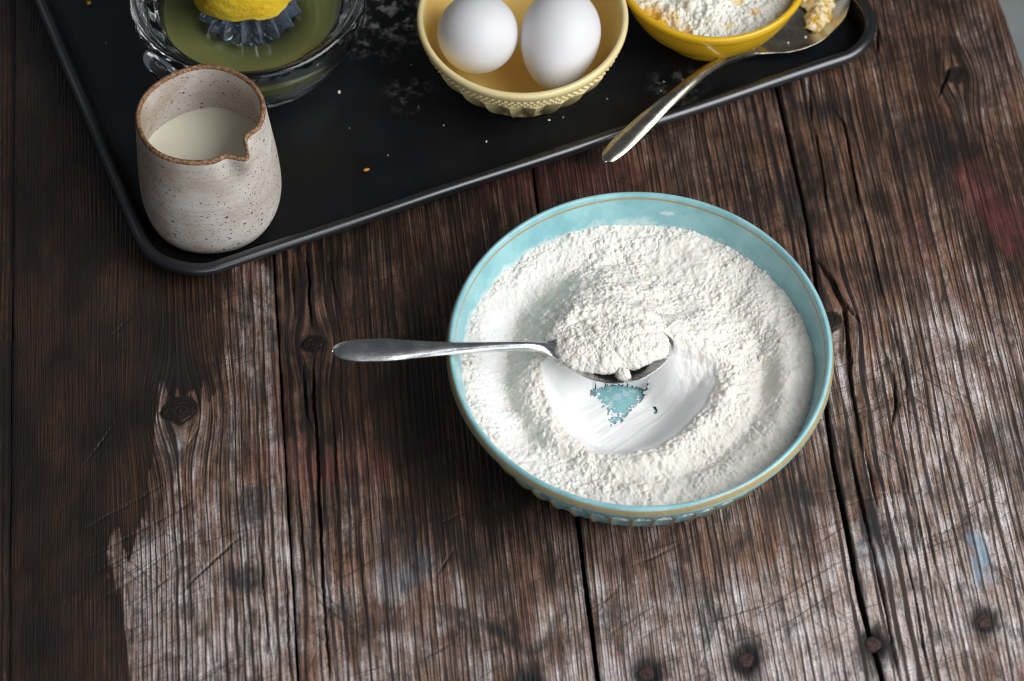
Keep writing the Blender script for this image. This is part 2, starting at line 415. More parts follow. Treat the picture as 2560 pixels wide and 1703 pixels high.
def build_table():
    wood = mat_wood()
    side = NT('plank_side_wood')
    sn = side.noise(side.scale(side.geo(), (200, 8, 200)), 1., 3)
    side.set(Base_Color=side.mix(sn, (.02, .014, .010), (.07, .045, .032)), Roughness=.8)
    table = empty('wooden_table', (0, 0, 0), 'weathered dark brown plank table under the tray and the blue bowl', 'table')
    mm = .001
    tone = np.array(TONE)*[mm, mm, 1]
    gap3 = sorted([(v*mm, u*mm) for u, v in GAP3])
    g3v = np.array([g[0] for g in gap3]); g3u = np.array([g[1] for g in gap3])
    V0, V1 = -.27, .52
    def edge3(v):
        t = np.convolve(np.pad(np.interp(np.linspace(V0, V1, 400), g3v, g3u), 12, 'edge'), np.ones(25)/25, 'valid')
        return np.interp(v, np.linspace(V0, V1, 400), t)
    def edge_r(v): return .3227-.065*np.clip(v-.167, -.03, .4)-.015*np.clip(v-.167, -.5, -.03)
    cst = lambda c: (lambda v: c+0*v)
    edges = [cst(-.43), cst(-.2765), cst(-.1291), cst(.0236), edge3, edge_r]
    gaps = [.002, .0004, .0010, None, .0030, .0]
    def gap_at(k, v):
        if k == 3: return .0014+.0012*sstep(.1, -.2, v)
        if k == 4: return .0019+.0010*sstep(.0, -.2, v)
        return gaps[k]+0*v
    # spacing of the growth rings across each plank (metres), by position in the plank
    spac = [([0, .15], [.0026, .0026]),
            ([0, .05, .08, .115, .148], [.0017, .0020, .0029, .0042, .0055]),
            ([0, .03, .05, .08, .153], [.0080, .0058, .0038, .0031, .0025]),
            ([0, .05, .09, .12, .146], [.0025, .0024, .0034, .0045, .0050]),
            ([0, .03, .06, .10, .155], [.0078, .0060, .0046, .0036, .0026])]
    knots = [(x*mm, y*mm, r*mm) for x, y, r in KNOTS]
    cracks = [(w_*mm, [(a*mm, b*mm) for a, b in pl]) for w_, pl in CRACKS]
    patch = [(a*mm, b*mm) for a, b in PATCH]
    stains = [(k, r*mm*(.27 if k == 'dk' else .42), a, [(p*mm, q*mm) for p, q in pl]) for k, r, a, pl in STAINS]
    nails = [(a*mm, b*mm) for a, b in NAILS]
    for k in range(5):
        ea, eb = edges[k], edges[k+1]
        nu = 300 if k else 40
        v = np.concatenate([np.arange(V0, -.215, .006), np.arange(-.215, .262, .00105), np.arange(.262, V1, .008)])
        if k == 0: v = np.arange(V0, V1, .01)
        s = np.linspace(0, 1, nu)
        ua = ea(v)+gap_at(k, v)/2; ub = eb(v)-gap_at(k+1, v)/2
        ua = ua+.0005*(vnoise(v*60, v*0+k, 5)-.5)+.0003*(vnoise(v*300, v*0+k, 6)-.5)
        ub = ub+.0005*(vnoise(v*60, v*0+k, 7)-.5)+.0003*(vnoise(v*300, v*0+k, 8)-.5)
        U = ua[None, :]+(ub-ua)[None, :]*s[:, None]; Vv = np.repeat(v[None, :], nu, 0)
        X, Y = xy_of(U, Vv)
        # grain meander and knots
        g = U+.0035*(fbm(U*9+k*7, Vv*3.2, 20+k, 3)-.5)*2+.0012*(vnoise(U*50, Vv*9, 31+k)-.5)
        kn_in = np.zeros_like(U); kring = np.zeros_like(U); halo = np.zeros_like(U)
        for kx, ky, kr in knots:
            ku, kv = uv_of(kx, ky)
            if ku < ea(np.array(kv))-.02 or ku > eb(np.array(kv))+.02: continue
            du = U-ku; dv = Vv-kv
            g = g-du*.86*np.exp(-(du/(2.1*kr))**2-(dv/(3.4*kr))**2)
            d = np.hypot(du/1.12, dv)*(1+.18*(vnoise(np.arctan2(dv, du)*2+5, d0(dv), 3)-.5))
            kn_in = np.maximum(kn_in, sstep(kr*1.08, kr*.9, d)); kring = np.where(d < kr*1.08, d/.0030+1.2*vnoise(U*400, Vv*260, 90), kring)
            halo = np.maximum(halo, np.exp(-((d-kr)/(kr*.10))**2))
        g0 = float(np.min(ua)); gl = np.linspace(-.03, .2, 700)
        spx = np.interp(gl, spac[k][0], spac[k][1])*(1+.55*(vnoise(gl*170, gl*0, 60+k)-.5))
        ph = np.cumsum(1/spx)*(gl[1]-gl[0])
        ring = np.interp(g-g0, gl, ph)
        ring = np.where(kn_in > .5, kring, ring)
        # wear, from sample points over the table
        num = np.zeros_like(U, np.float32); den = np.full_like(num, 1e-6)
        for tx, ty, tv in tone:
            wgt = np.exp(-((X-tx)**2+(Y-ty)**2)/(2*.019**2)).astype(np.float32)+1e-5
            num += wgt*tv; den += wgt
        pale = num/den
        if k == 1:
            sd = sdist(X+.0018*(vnoise(U*700, Vv*20, 77)-.5), Y+.020*(vnoise(U*420, Vv*14, 78)-.5)+.006*(vnoise(U*1300, Vv*30, 79)-.5), patch)
            inside = sstep(-.0007, .0009, sd)
            pale = np.where(inside > 0, pale*(1-inside)+inside*np.clip(pale+.22, .45, .85), pale)-.30*(1-inside)*sstep(-.16, -.19, U)
        cols = dict(dk=np.zeros_like(U), red=np.zeros_like(U), blue=np.zeros_like(U))
        for kind, r, a, pl in stains:
            bx = [p[0] for p in pl]; by = [p[1] for p in pl]
            m = (X > min(bx)-2*r) & (X < max(bx)+2*r) & (Y > min(by)-3*r) & (Y < max(by)+3*r)
            if not m.any(): continue
            px, py = X[m], Y[m]
            d = seg_dist(px, py*.75, [(p, q*.75) for p, q in pl])*(1+.7*(fbm(px*120, py*60, 9, 3)-.5))
            cols[kind][m] = np.maximum(cols[kind][m], a*sstep(r*1.05, r*.35, d))
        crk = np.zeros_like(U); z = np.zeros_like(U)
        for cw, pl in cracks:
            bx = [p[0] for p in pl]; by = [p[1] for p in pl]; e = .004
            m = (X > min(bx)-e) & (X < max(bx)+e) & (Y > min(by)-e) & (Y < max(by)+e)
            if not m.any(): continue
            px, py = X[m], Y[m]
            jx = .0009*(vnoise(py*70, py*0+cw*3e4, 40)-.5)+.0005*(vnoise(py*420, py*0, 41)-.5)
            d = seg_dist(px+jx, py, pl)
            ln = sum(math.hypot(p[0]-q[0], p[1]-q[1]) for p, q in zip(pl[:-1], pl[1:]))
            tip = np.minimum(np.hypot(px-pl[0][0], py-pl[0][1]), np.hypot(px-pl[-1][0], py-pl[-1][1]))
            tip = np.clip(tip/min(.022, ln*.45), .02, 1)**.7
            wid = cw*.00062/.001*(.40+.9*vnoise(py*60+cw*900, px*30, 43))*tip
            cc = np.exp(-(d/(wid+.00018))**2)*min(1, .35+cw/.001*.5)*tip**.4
            crk[m] = np.maximum(crk[m], cc)  # shade inside the crack, painted near black into the colour
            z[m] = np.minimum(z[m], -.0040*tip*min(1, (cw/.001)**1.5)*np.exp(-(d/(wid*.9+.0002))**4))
        for nx, ny in nails:
            d = np.hypot(X-nx, (Y-ny)*.85)*(1+.5*(fbm(X*150, Y*100, 12, 3)-.5))
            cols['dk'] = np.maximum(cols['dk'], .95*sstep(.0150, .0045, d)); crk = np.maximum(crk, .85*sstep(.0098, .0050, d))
            z = z-.0010*np.exp(-(d/.006)**4)
        cr = .5+.5*np.cos(2*np.pi*ring); relief = sstep(.02, .5, cr)
        z = z-.00042*(1-relief)*(1-kn_in*.6)-.0004*halo-.0007*fbm(U*16, Vv*6, 50+k, 3)
        de = np.minimum(U-ua[None, :], ub[None, :]-U)
        z = z-.0009*np.exp(-de/.0009)
        if k == 4: z = z-.003*np.exp(-(ub[None, :]-U)/.002)
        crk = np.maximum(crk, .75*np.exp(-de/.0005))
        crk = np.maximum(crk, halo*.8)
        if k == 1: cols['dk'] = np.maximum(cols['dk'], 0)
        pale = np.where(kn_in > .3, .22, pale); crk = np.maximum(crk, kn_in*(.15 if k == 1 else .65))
        # skirt: sides and a closed bottom edge
        Vt = np.stack([X, Y, z], -1)
        def skirt(a, zz): b = a.copy(); b[..., 2] = zz; return b
        F = grid_faces(nu, len(v))
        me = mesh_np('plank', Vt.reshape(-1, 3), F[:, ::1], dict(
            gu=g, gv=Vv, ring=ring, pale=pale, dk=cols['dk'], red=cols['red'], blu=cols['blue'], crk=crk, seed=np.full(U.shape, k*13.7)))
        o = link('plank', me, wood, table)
        if k == 1: o['label'] = 'plank with dark varnish on its left and a pale worn patch'
        # the plank's edges and underside
        ring_t = np.concatenate([Vt[:, 0], Vt[-1, 1:], Vt[::-1, -1][1:], Vt[0, ::-1][1:-1]])
        ring_b = skirt(ring_t, -.032); n = len(ring_t)
        Vs = np.concatenate([ring_t, ring_b]); i = np.arange(n); j = (i+1) % n
        ms = mesh_np('plank_side', Vs, np.stack([i, i+n, j+n, j], -1))
        link('plank_edge', ms, side.m, o, smooth=False)
    # boards added under the planks to keep the gaps dark
    for y0, y1 in ((-.255, -.065), (-.045, .125), (.145, .325), (.345, .505)):
        P = [xy_of(a, b) for a, b in ((-.425, y0-.009), (.315, y0-.009), (.315, y1+.009), (-.425, y1+.009))]
        Vb = [(x, y, -.033) for x, y in P]+[(x, y, -.058) for x, y in P]
        link('gap_backing', mesh_py('gap_backing', Vb, [(0, 1, 2, 3), (7, 6, 5, 4), (0, 4, 5, 1), (1, 5, 6, 2), (2, 6, 7, 3), (3, 7, 4, 0)]), side.m, table, False)
    # nails
    rust = NT('rusty_iron')
    rn = rust.noise(rust.obj(), 900., 4, .7)
    rust.set(Base_Color=rust.mix(rust.range(rn, .35, .7), (.012, .009, .010), (.085, .040, .028)), Roughness=.7, Metallic=.25,
             Normal=rust.bump(rn, .0006))
    first = None
    for i, (nx, ny) in enumerate(nails):
        if first is None:
            pr = refine([(0.00001, .0004), (.002, .00035), (.0036, .0001), (.0042, -.0006), (.0043, -.003)], .0004)
            o = lathe('nail', pr[::-1], 24, rust.m, table, mod=lambda T, R, Z, I: (R*(1+.05*np.sin(3*T+1)), Z+.0002*np.sin(5*T)*R/.004))
            first = o
        else:
            o = first.copy(); COL.objects.link(o); o.parent = table
        o.location = (nx, ny, -.0010); o.rotation_euler = (0, 0, i*1.3)
    return table

def d0(a): return a*0

def build_floor():
    f = NT('pale_floor')
    p = f.geo(); a = f.noise(p, 9., 5, .65); b = f.noise(p, 60., 3, .6)
    c = f.mix(f.range(a, .3, .7), (.60, .66, .60), (.74, .77, .73))
    c = f.mix(f.range(b, .55, .75, 0, .35), c, (.55, .50, .42))
    f.set(Base_Color=c, Roughness=.7, Normal=f.bump(b, .002))
    me = mesh_py('floor', [(-4, -4, -.72), (4, -4, -.72), (4, 4, -.72), (-4, 4, -.72)], [(0, 1, 2, 3)])
    tag(link('floor', me, f.m, None, False), kind='structure')
# ---------------------------------------------------------------- baking tray
TA = math.radians(22.7); TC = np.array([-.1957, .0257])
def tray_xy(a, b):
    return TC[0]+a*math.cos(TA)-b*math.sin(TA), TC[1]+a*math.sin(TA)+b*math.cos(TA)

def build_tray():
    Wd, Dp = .4535, .315
    t = empty('baking_tray', (TC[0], TC[1], 0), 'black metal baking tray with rolled rim holding the bowls and the jug', 'baking tray', rz=TA)
    m = NT('nonstick_black')
    p = m.obj()
    n1 = m.noise(p, 14., 5, .65); n2 = m.noise(p, 160., 4, .7); n3 = m.noise(m.scale(p, (30, 240, 30), (0, 0, .5)), 1., 3)
    # dry flour dusted on the metal: two patches and a faint all-over film
    def spot(x, y, r):
        d = m.n('VectorMath', operation='DISTANCE'); m.put(d.inputs[0], p); d.inputs[1].default_value = (x, y, .0026)
        return m.range(d.outputs['Value'], r, r*.15)
    def loc(x, y):
        dx, dy = x-TC[0], y-TC[1]
        return dx*math.cos(TA)+dy*math.sin(TA), -dx*math.sin(TA)+dy*math.cos(TA)
    s1 = spot(*loc(-.083, .232), .040); s2 = spot(*loc(.098, .181), .022); s3 = spot(*loc(-.060, .245), .035); s4 = spot(*loc(-.06, .175), .02)
    dust = m.math('ADD', m.math('ADD', s1, s3), m.math('ADD', m.math('MULTIPLY', s2, .3), m.math('MULTIPLY', s4, .5)))
    dust = m.math('MULTIPLY', dust, m.range(n2, .48, .66), 0, True)
    col = m.mix(m.range(n1, .3, .75), (.0038, .0041, .0047), (.0090, .0097, .0110))
    scr = m.range(n3, .70, .76)
    col = m.mix(m.math('MULTIPLY', scr, .35), col, (.06, .06, .062))
    col = m.mix(m.math('MULTIPLY', dust, .8), col, (.42, .41, .39))
    m.set(Base_Color=col, Metallic=.0, Specular_IOR_Level=.28, Roughness=m.math('MULTIPLY_ADD', n1, .22, m.math('MULTIPLY_ADD', dust, .3, .34)),
          Normal=m.bump(m.noise(p, 1500., 2), .00006, .6))
    rm = NT('nonstick_black_rim'); q = rm.obj(); k1 = rm.noise(q, 260., 4, .7); k2 = rm.noise(q, 30., 3)
    rm.set(Base_Color=rm.mix(rm.range(k1, .62, .72, 0, .5), (.010, .0105, .012), (.06, .06, .062)), Specular_IOR_Level=1.0, Roughness=rm.math('MULTIPLY_ADD', k2, .16, .22),
           Normal=rm.bump(rm.noise(q, 1300., 2), .00005, .6))
    # (inset from the rim line, height)
    floor_i = .0135
    rad = .0036
    roll = [(rad*math.cos(a), .0165+rad*math.sin(a)) for a in np.linspace(math.radians(-35), math.radians(255), 18)]
    inner = [(floor_i, .0024), (.0104, .0027), (.0080, .0042), (.0062, .0085), (.0048, .0125)]
    outer = [(-.0002, .0118), (.0025, .0070), (.0055, .0024), (.0085, .0006), (floor_i, .0004)]
    prof_roll = [(d, z) for d, z in roll]
    def loop(ins, rl=.036, rr=.031, n=14):
        pts = []
        for (cx, cy, r, a0) in ((rl, rl, rl, 180), (Wd-rr, rr, rr, 270), (Wd-rr, Dp-rr, rr, 0), (rl, Dp-rl, rl, 90)):
            for a in np.radians(np.linspace(a0, a0+90, n)):
                pts.append((cx+(r-ins)*math.cos(a), cy+(r-ins)*math.sin(a)))
        out = []
        for i, a in enumerate(pts):                     # extra points along the straights
            b = pts[(i+1) % len(pts)]; out.append(a)
            if math.hypot(b[0]-a[0], b[1]-a[1]) > .05:
                for k in range(1, 24): out.append((a[0]+(b[0]-a[0])*k/24, a[1]+(b[1]-a[1])*k/24))
        return out
    def sweep(name, prof, cap0=False, cap1=False, mat=None):
        L = [loop(d) for d, _ in prof]; n = len(L[0]); V = []
        for i in range(n):
            for (d, z), l in zip(prof, L):
                wob = .0004*math.sin(i*.37)+.00025*math.sin(i*.91+1)
                V.append((l[i][0], l[i][1], z+(wob if z > .01 else 0)))
        F = [tuple(f) for f in grid_faces(n, len(prof), wrap_u=True)]
        if cap0: F.append(tuple(i*len(prof) for i in range(n))[::-1])
        if cap1: F.append(tuple(i*len(prof)+len(prof)-1 for i in range(n)))
        return link(name, mesh_py(name, V, F), mat or m.m, t)
    sweep('tray_floor', [(.03, .0022)]+inner[:3], cap0=True)
    sweep('inner_wall', inner[2:]+[(.0030, .0150)])
    sweep('rim', prof_roll, mat=rm.m)
    sweep('outer_wall', [(-.0022, .0140)]+outer, cap1=True)
    return t

# ---------------------------------------------------------------- blue bowl
BC = (.0678, -.0400)
def bowl_inner(z):
    """inside radius of the blue bowl at height z (metres)"""
    return np.interp(z, [.0064, .0070, .0092, .015, .024, .036, .046, .053], [.0, .068, .0790, .0860, .0905, .0940, .0966, .0985])

def mat_blue():
    m = NT('blue_glaze')
    p = m.obj(); br = m.attr('brown'); du = m.attr('dust')
    n1 = m.noise(p, 1400., 2, .6); n2 = m.noise(p, 55., 4, .6); n3 = m.noise(p, 330., 4, .65)
    c = m.mix(m.range(n2, .3, .7), (.205, .440, .470), (.315, .560, .580))
    c = m.mix(m.range(n1, .56, .72, 0, .5), c, (.12, .34, .385))
    b = m.math('MULTIPLY', br, m.range(m.math('ADD', n3, m.math('MULTIPLY', n2, .3)), .25, .62, .55, 1.0))
    c = m.mix(m.range(b, .12, .55, 0, .85), c, m.mix(n3, (.46, .31, .095), (.30, .175, .045)))
    d = m.math('MULTIPLY', du, m.range(m.math('ADD', n3, du), .62, .95))
    c = m.mix(d, c, (.80, .78, .74))
    m.set(Base_Color=c, Roughness=m.math('MULTIPLY_ADD', d, .5, .24), Specular_IOR_Level=.5, Normal=m.bump(m.math('MULTIPLY_ADD', n2, 1.0, m.math('MULTIPLY', d, .5)), .0005, .5))
    return m.m

def build_bowl():
    t = empty('mixing_bowl', (BC[0], BC[1], 0), 'pale blue fluted stoneware bowl with brown rim lines, full of flour', 'bowl')
    m = mat_blue()
    NF = 54
    out = refine([(.00001, .0012), (.060, .0012), (.066, .0), (.0750, .0003), (.0805, .0038), (.0862, .0105), (.0912, .0200), (.0952, .0300), (.0978, .0392), (.0988, .0425), (.1003, .0468)], .0011)
    def fl(T, R, Z, I):
        w = sstep(.004, .012, Z)
        x = (T*NF/(2*np.pi)) % 1.0
        arch = .0415-.0085*(2*np.abs(x-.5))**2.6          # arched top of each flute
        ins = sstep(arch+.0008, arch-.0012, Z)
        dep = .0020*w*ins*np.sqrt(np.clip(1-(2*np.abs(x-.5))**2.4, 0, 1))
        return R-dep, Z
    def brown(T, R, Z, I):
        x = (T*NF/(2*np.pi)) % 1.0
        rib = np.exp(-((np.minimum(x, 1-x))/.085)**2)*sstep(.0405, .036, Z)
        return .85*rib
    zero = lambda T, R, Z, I: Z*0
    lathe('wall', out, NF*14, m, t, mod=fl, attrs=dict(brown=brown, dust=zero))
    # rim: brown band, then the rounded lip, then the brown line inside
    lip = refine([(.1003, .0468), (.1014, .0480), (.1024, .0495), (.1029, .0513), (.1026, .0533), (.1017, .0552), (.1005, .0562), (.0993, .0558), (.0987, .0545), (.0985, .0530), (.0980, .0508)], .0005)
    def lb(T, R, Z, I):
        wv = .0004*np.sin(T*3+1)+.0003*np.sin(T*7)
        o = R > .0998
        outb = np.where(o, sstep(.0556, .0548, Z+wv)*sstep(.0518, .0527, Z+wv), 0)
        inb = np.where(~o, 1.0*np.exp(-((Z+wv-.0527)/.0008)**2), 0)
        return np.maximum(outb*.95, inb*.7)
    lathe('rim', lip, 256, m, t, attrs=dict(brown=lb, dust=zero))
    inn = refine([(.0980, .0508), (.0966, .0460), (.0940, .036), (.0905, .024), (.0860, .015), (.0790, .0092), (.068, .0070), (.00001, .0064)], .0012)
    def dust(T, R, Z, I):
        x = R*np.cos(T); y = R*np.sin(T)
        n = fbm(np.cos(T)*14+40, np.sin(T)*14+Z*160, 71, 4)
        left = .5-.5*np.cos(T)                          # more on the far wall from the spoon's side
        lvl = .0352+.0035*left
        a = sstep(lvl+.006, lvl-.003, Z+(n-.5)*.012)*.6*sstep(.012, .018, Z)
        far = np.exp(-((T-1.25)/.22)**2)*np.exp(-((Z-.0445)/.0018)**2)*sstep(.45, .7, n)*.9
        film = .38*sstep(.0085, .0072, Z)*sstep(.40, .70, fbm(x*420, y*420, 74, 4))
        return np.maximum(np.maximum(a*(.35+.65*left), far), film)
    lathe('inside', inn, 256, m, t, attrs=dict(brown=zero, dust=dust))
    return t

# ---------------------------------------------------------------- flour
def mat_flour():
    m = NT('flour')
    p = m.geo(); a = m.noise(p, 260., 4, .6); b = m.noise(p, 2600., 3, .7); c = m.noise(p, 1100., 3, .65)
    col = m.mix(m.range(a, .3, .7), (.80, .765, .71), (.785, .725, .645))
    rough = m.attr('rough')
    col = m.mix(rough, (.835, .825, .815), col)
    h = m.math('MULTIPLY', m.math('ADD', m.math('MULTIPLY', b, .5), c), m.math('MULTIPLY_ADD', rough, .9, .1))
    m.set(Base_Color=col, Roughness=.95, Specular_IOR_Level=.08, Normal=m.bump(h, .00045, .8))
    m.p.inputs['Subsurface Weight'].default_value = 0.45; m.p.inputs['Subsurface Radius'].default_value = (.0010, .0007, .0005)
    m.p.inputs['Subsurface Scale'].default_value = 1.0
    return m.m

HOLLOW = [(-52.2, -1.4), (-50.5, -12.), (-46.3, -24.8), (-37.9, -42), (-26, -52), (-9.1, -54.6), (6.7, -50.6), (22.8, -37.7), (34.2, -24.8), (42.5, -8), (41, 2), (33, 5), (21, 7), (12, 16), (-10, 20), (-34, 15), (-44, 6)]
CYAN = [(-26, 8), (-25.7, 3.9), (-19.6, -2.8), (-16.2, -9.), (-11.1, -15.4), (-17.4, -19.8), (-9.9, -17.6), (-2.2, -8.7), (5.5, 0.2), (8.2, 9.1)]

def build_flour(m):
    st = .00038
    n = int(.197/st); c = (np.arange(n)-n/2+.5)*st
    X, Y = np.meshgrid(c, c, indexing='ij'); xm, ym = X*1e3, Y*1e3
    R = np.hypot(xm, ym); A = np.arctan2(ym, xm)
    wx = xm+3.0*(fbm(xm/16, ym/16, 1, 3)-.5)*2; wy = ym+3.0*(fbm(xm/16, ym/16, 2, 3)-.5)*2
    h = 32.5+4.0*sstep(62, 96, R)+1.6*(fbm(xm/26, ym/26, 3, 3)-.5)*2
    # heap behind and under the spoon
    q = np.sqrt(((wx+20)/48)**2+((wy-18)/50)**2)
    h += 17.5*(1-sstep(.30, 1.08, q))
    h += 4.0*np.exp(-((wx-36)/22)**2-((wy-26)/22)**2)+5.0*np.exp(-((wx-26)/15)**2-((wy-17)/11)**2)
    # crown round the scooped hollow
    sd = sdist(wx*.35+xm*.65, wy*.35+ym*.65, HOLLOW)
    h += 3.6*np.exp(-((sd+7)/6.5)**2)
    # run of the spoon round the bowl
    Rr = np.hypot(wx*.5+xm*.5, wy*.5+ym*.5)
    side = np.maximum(np.exp(-((np.abs(A)-math.pi)/1.05)**2), .0)
    sider = np.exp(-((A+.25)/.75)**2); bot = np.exp(-((A+1.57)/.55)**2)*.45
    wav = .35+1.3*fbm(xm/22, ym/22, 33, 2)
    h -= side*5.6*wav*np.exp(-((Rr-71)/np.where(Rr < 71, 4.6, 11.))**2)
    h += side*2.2*sstep(78, 92, Rr)
    h -= wav*(sider*4.2+bot*2.5)*np.exp(-((Rr-67)/4.6)**2)
    h += wav*(sider*4.0+bot*2)*np.exp(-((Rr-79)/6.)**2)
    h -= 2.2*np.exp(-((A-.75)/.35)**2)*np.exp(-((Rr-62)/4)**2)
    # the hollow down to the bottom of the bowl
    hin = sstep(-1.2, 1.5, sd)
    bot_h = 7.9+.35*(fbm(xm/9, ym/9, 5, 3)-.5)+.55*(fbm((xm*.6-ym*.8)/3.2, (xm*.8+ym*.6)/26, 6, 3)-.5)*2+.5*np.exp(-((xm*.62-ym*.78-22+3*vnoise(xm/9, ym/9, 66))/1.1)**2)
    prof = 1-sstep(0, 1, np.clip(sd/(19+6*sstep(0, 26, xm)), 0, 1))
    prof = blur(prof, 6.5)
    hol = bot_h+(np.maximum(blur(h, 5.0), 30)-bot_h-2.2)*prof
    steep = np.exp(-((xm-34)/14)**2-((ym-6)/12)**2)
    loose = .30+.95*sstep(.30, .66, fbm(xm/13+5, ym/13, 55, 3))
    # roughness of the surface
    smooth_run = side*np.exp(-((Rr-80)/8)**2)*.75
    rough = np.clip(1-hin*.985-smooth_run, .02, 1)
    rough = np.maximum(rough, steep*.7)
    L = np.maximum(crumbs(xm, ym, 1.15, 14, 1.0), crumbs(xm+.4, ym, 1.9, 13, .75))
    L = np.maximum(L, crumbs(xm, ym+.7, 3.2, 12, .45)*sstep(.36, .60, fbm(xm/8, ym/8, 9, 2)))
    L = np.maximum(L, crumbs(xm+1.7, ym, 5.6, 11, .3, .25, .5)*sstep(.48, .66, fbm(xm/15, ym/15, 8, 3)))
    L = L*.85*loose+3.0*(fbm(xm/7.5, ym/7.5, 15, 3)-.5)+1.0*(fbm(xm/2.2, ym/2.2, 16, 3)-.5)
    L[1:-1, 1:-1] = .4*L[1:-1, 1:-1]+.15*(L[2:, 1:-1]+L[:-2, 1:-1]+L[1:-1, 2:]+L[1:-1, :-2])
    L = L-1.5*np.exp(-(np.abs(fbm(xm/9+2, ym/9, 19, 3)-.5)/.010)**2)*sstep(.45, .6, fbm(xm/18, ym/18, 20, 2))
    h = h*(1-hin)+hol*hin
    h = h+rough*(L-1.2)
    h = h+(1-rough)*.16*(fbm(xm/2.2, ym/2.2, 17, 3)-.5)
    # where the spoon scraped down to the glaze
    e1_ = xm*.78+ym*.62; e2_ = -xm*.62+ym*.78
    strk = (fbm(e1_/13, e2_/1.8, 18, 4)-.5)*2
    sc = sdist(xm+4.5*strk*.8, ym+3.6*strk+1.5*(fbm(xm/3, ym/3, 19, 4)-.5)*2, CYAN)+.8
    sc = np.maximum(sc, 2.0-np.hypot((xm-9.6)*1.5, ym+10.7))
    speck = lumps(xm/1.7, ym/1.7, 21)
    scr = sstep(-.8, 1.0, sc-3.4*np.where(speck > .55, 1, 0))
    scr = scr*sstep(20.0, 14.0, blur(h, 3.0))
    h = h*(1-scr)+np.minimum(h, 5.0)*scr
    # meet the wall
    z = h/1e3
    Ri = bowl_inner(z)*1e3
    keep = R < Ri+2.6
    idx = -np.ones(R.shape, np.int64); F = []
    quad = keep[:-1, :-1] & keep[1:, :-1] & keep[1:, 1:] & keep[:-1, 1:]
    used = np.zeros_like(keep)
    for a, b in ((0, 0), (1, 0), (1, 1), (0, 1)):
        used[a:n-1+a, b:n-1+b] |= quad
    idx[used] = np.arange(used.sum())
    I, J = np.nonzero(quad)
    F = np.stack([idx[I, J], idx[I+1, J], idx[I+1, J+1], idx[I, J+1]], -1)
    V = np.stack([X[used], Y[used], z[used]], -1)
    me = mesh_np('flour', V, F, dict(rough=rough[used]))
    o = link('flour', me, m)
    o.location = (BC[0], BC[1], 0)
    tag(o, 'white plain flour in the blue bowl with a smooth hollow scooped out', 'flour')
    return o

def build_heap(m):
    """flour heaped on the spoon"""
    nr, na = 150, 460
    r = np.linspace(0.004, 1, nr)**.8; a = np.linspace(0, 2*np.pi, na, endpoint=False)
    Rg, Ag = np.meshgrid(r, a, indexing='ij')
    ca, sa = np.cos(Ag), np.sin(Ag)
    ax, ayf, ayb = 32.5, 14.5, 36.0
    ay = np.where(sa < 0, ayf, ayb)
    k = 1+.05*np.sin(3*Ag+.6)+.07*(fbm(ca*3+9, sa*3, 31, 3)-.5)*2
    k = k-.16*np.exp(-((Ag-5.02)/.14)**2)
    x = ca*ax*Rg*k; y = sa*ay*Rg*k
    back = .5+.5*np.clip(sa+.55*np.abs(ca)-.1, -1, 1)
    dome = np.clip(1-Rg**2.4, 0, 1)**(.5+.3*back)
    hz = 46.5+9.0*dome-y*.02
    hz = np.where(sa > 0, hz-2.0*Rg*sa, hz)
    ex, ey = x+52., y-36.
    L = np.maximum(crumbs(ex, ey, 1.15, 44), crumbs(ex, ey, 1.9, 43, .75))
    L = np.maximum(L, np.maximum(crumbs(ex, ey, 3.2, 42, .4), crumbs(ex, ey, 6.0, 41, .3, .25, .5)))
    L = L*.85+3.0*(fbm(ex/7.5, ey/7.5, 46, 3)-.5)+1.0*(fbm(ex/2.2, ey/2.2, 48, 3)-.5)+.6
    hz = hz+(L-1.3)*(.35+.65*dome)
    # ragged front
    out = (lumps(Ag*12, hz/3.3, 47)*1.5+lumps(Ag*24, hz/1.8, 48)*.8)*Rg**4
    x = x+ca*out; y = y+sa*out*.9
    # a bottom ring tucked into the spoon
    xb, yb = x[-1]*.86, y[-1]*.86; zb = hz[-1]*0+42.5
    X = np.vstack([x, xb[None]]); Y = np.vstack([y, yb[None]]); Z = np.vstack([hz, zb[None]])
    V = np.stack([X+50., Y-36.5, Z], -1).reshape(-1, 3)*1e-3
    F = grid_faces(nr+1, na, wrap_v=True)
    me = mesh_np('flour_heap', V, F, dict(rough=np.full(len(V), 1.0)))
    me.flip_normals()
    o = link('flour_heap', me, m)
    tag(o, 'heaped spoonful of flour piled on the spoon over the blue bowl', 'flour')
    # one round clump at its front edge
    V, F = blob(.0036, 32, 24, 51, .55)
    c = link('flour_clump', mesh_np('flour_clump', V, F, dict(rough=np.ones(len(V)))), m)
    c.location = (.0590, -.0520, .0455)
    tag(c, 'small round clump of flour at the front edge of the heaped spoon', 'flour')

def blob(r, nu, nv, seed, amp, sx=1, sy=1, sz=1):
    th = np.linspace(0, 2*np.pi, nu, endpoint=False); ph = np.linspace(.001, np.pi-.001, nv)
    T, P = np.meshgrid(th, ph, indexing='ij')
    d = np.stack([np.sin(P)*np.cos(T), np.sin(P)*np.sin(T), np.cos(P)], -1)
    k = r*(1+amp*(fbm(d[..., 0]*2+d[..., 2]*1.3+7, d[..., 1]*2-d[..., 2]*1.1, seed, 4)-.5)*2+amp*.5*(fbm(d[..., 0]*6+d[..., 2]*4, d[..., 1]*6+3, seed+9, 3)-.5)*2)
    V = d*k[..., None]*np.array([sx, sy, sz])
    return V.reshape(-1, 3), grid_faces(nu, nv, wrap_u=True)[:, ::-1]

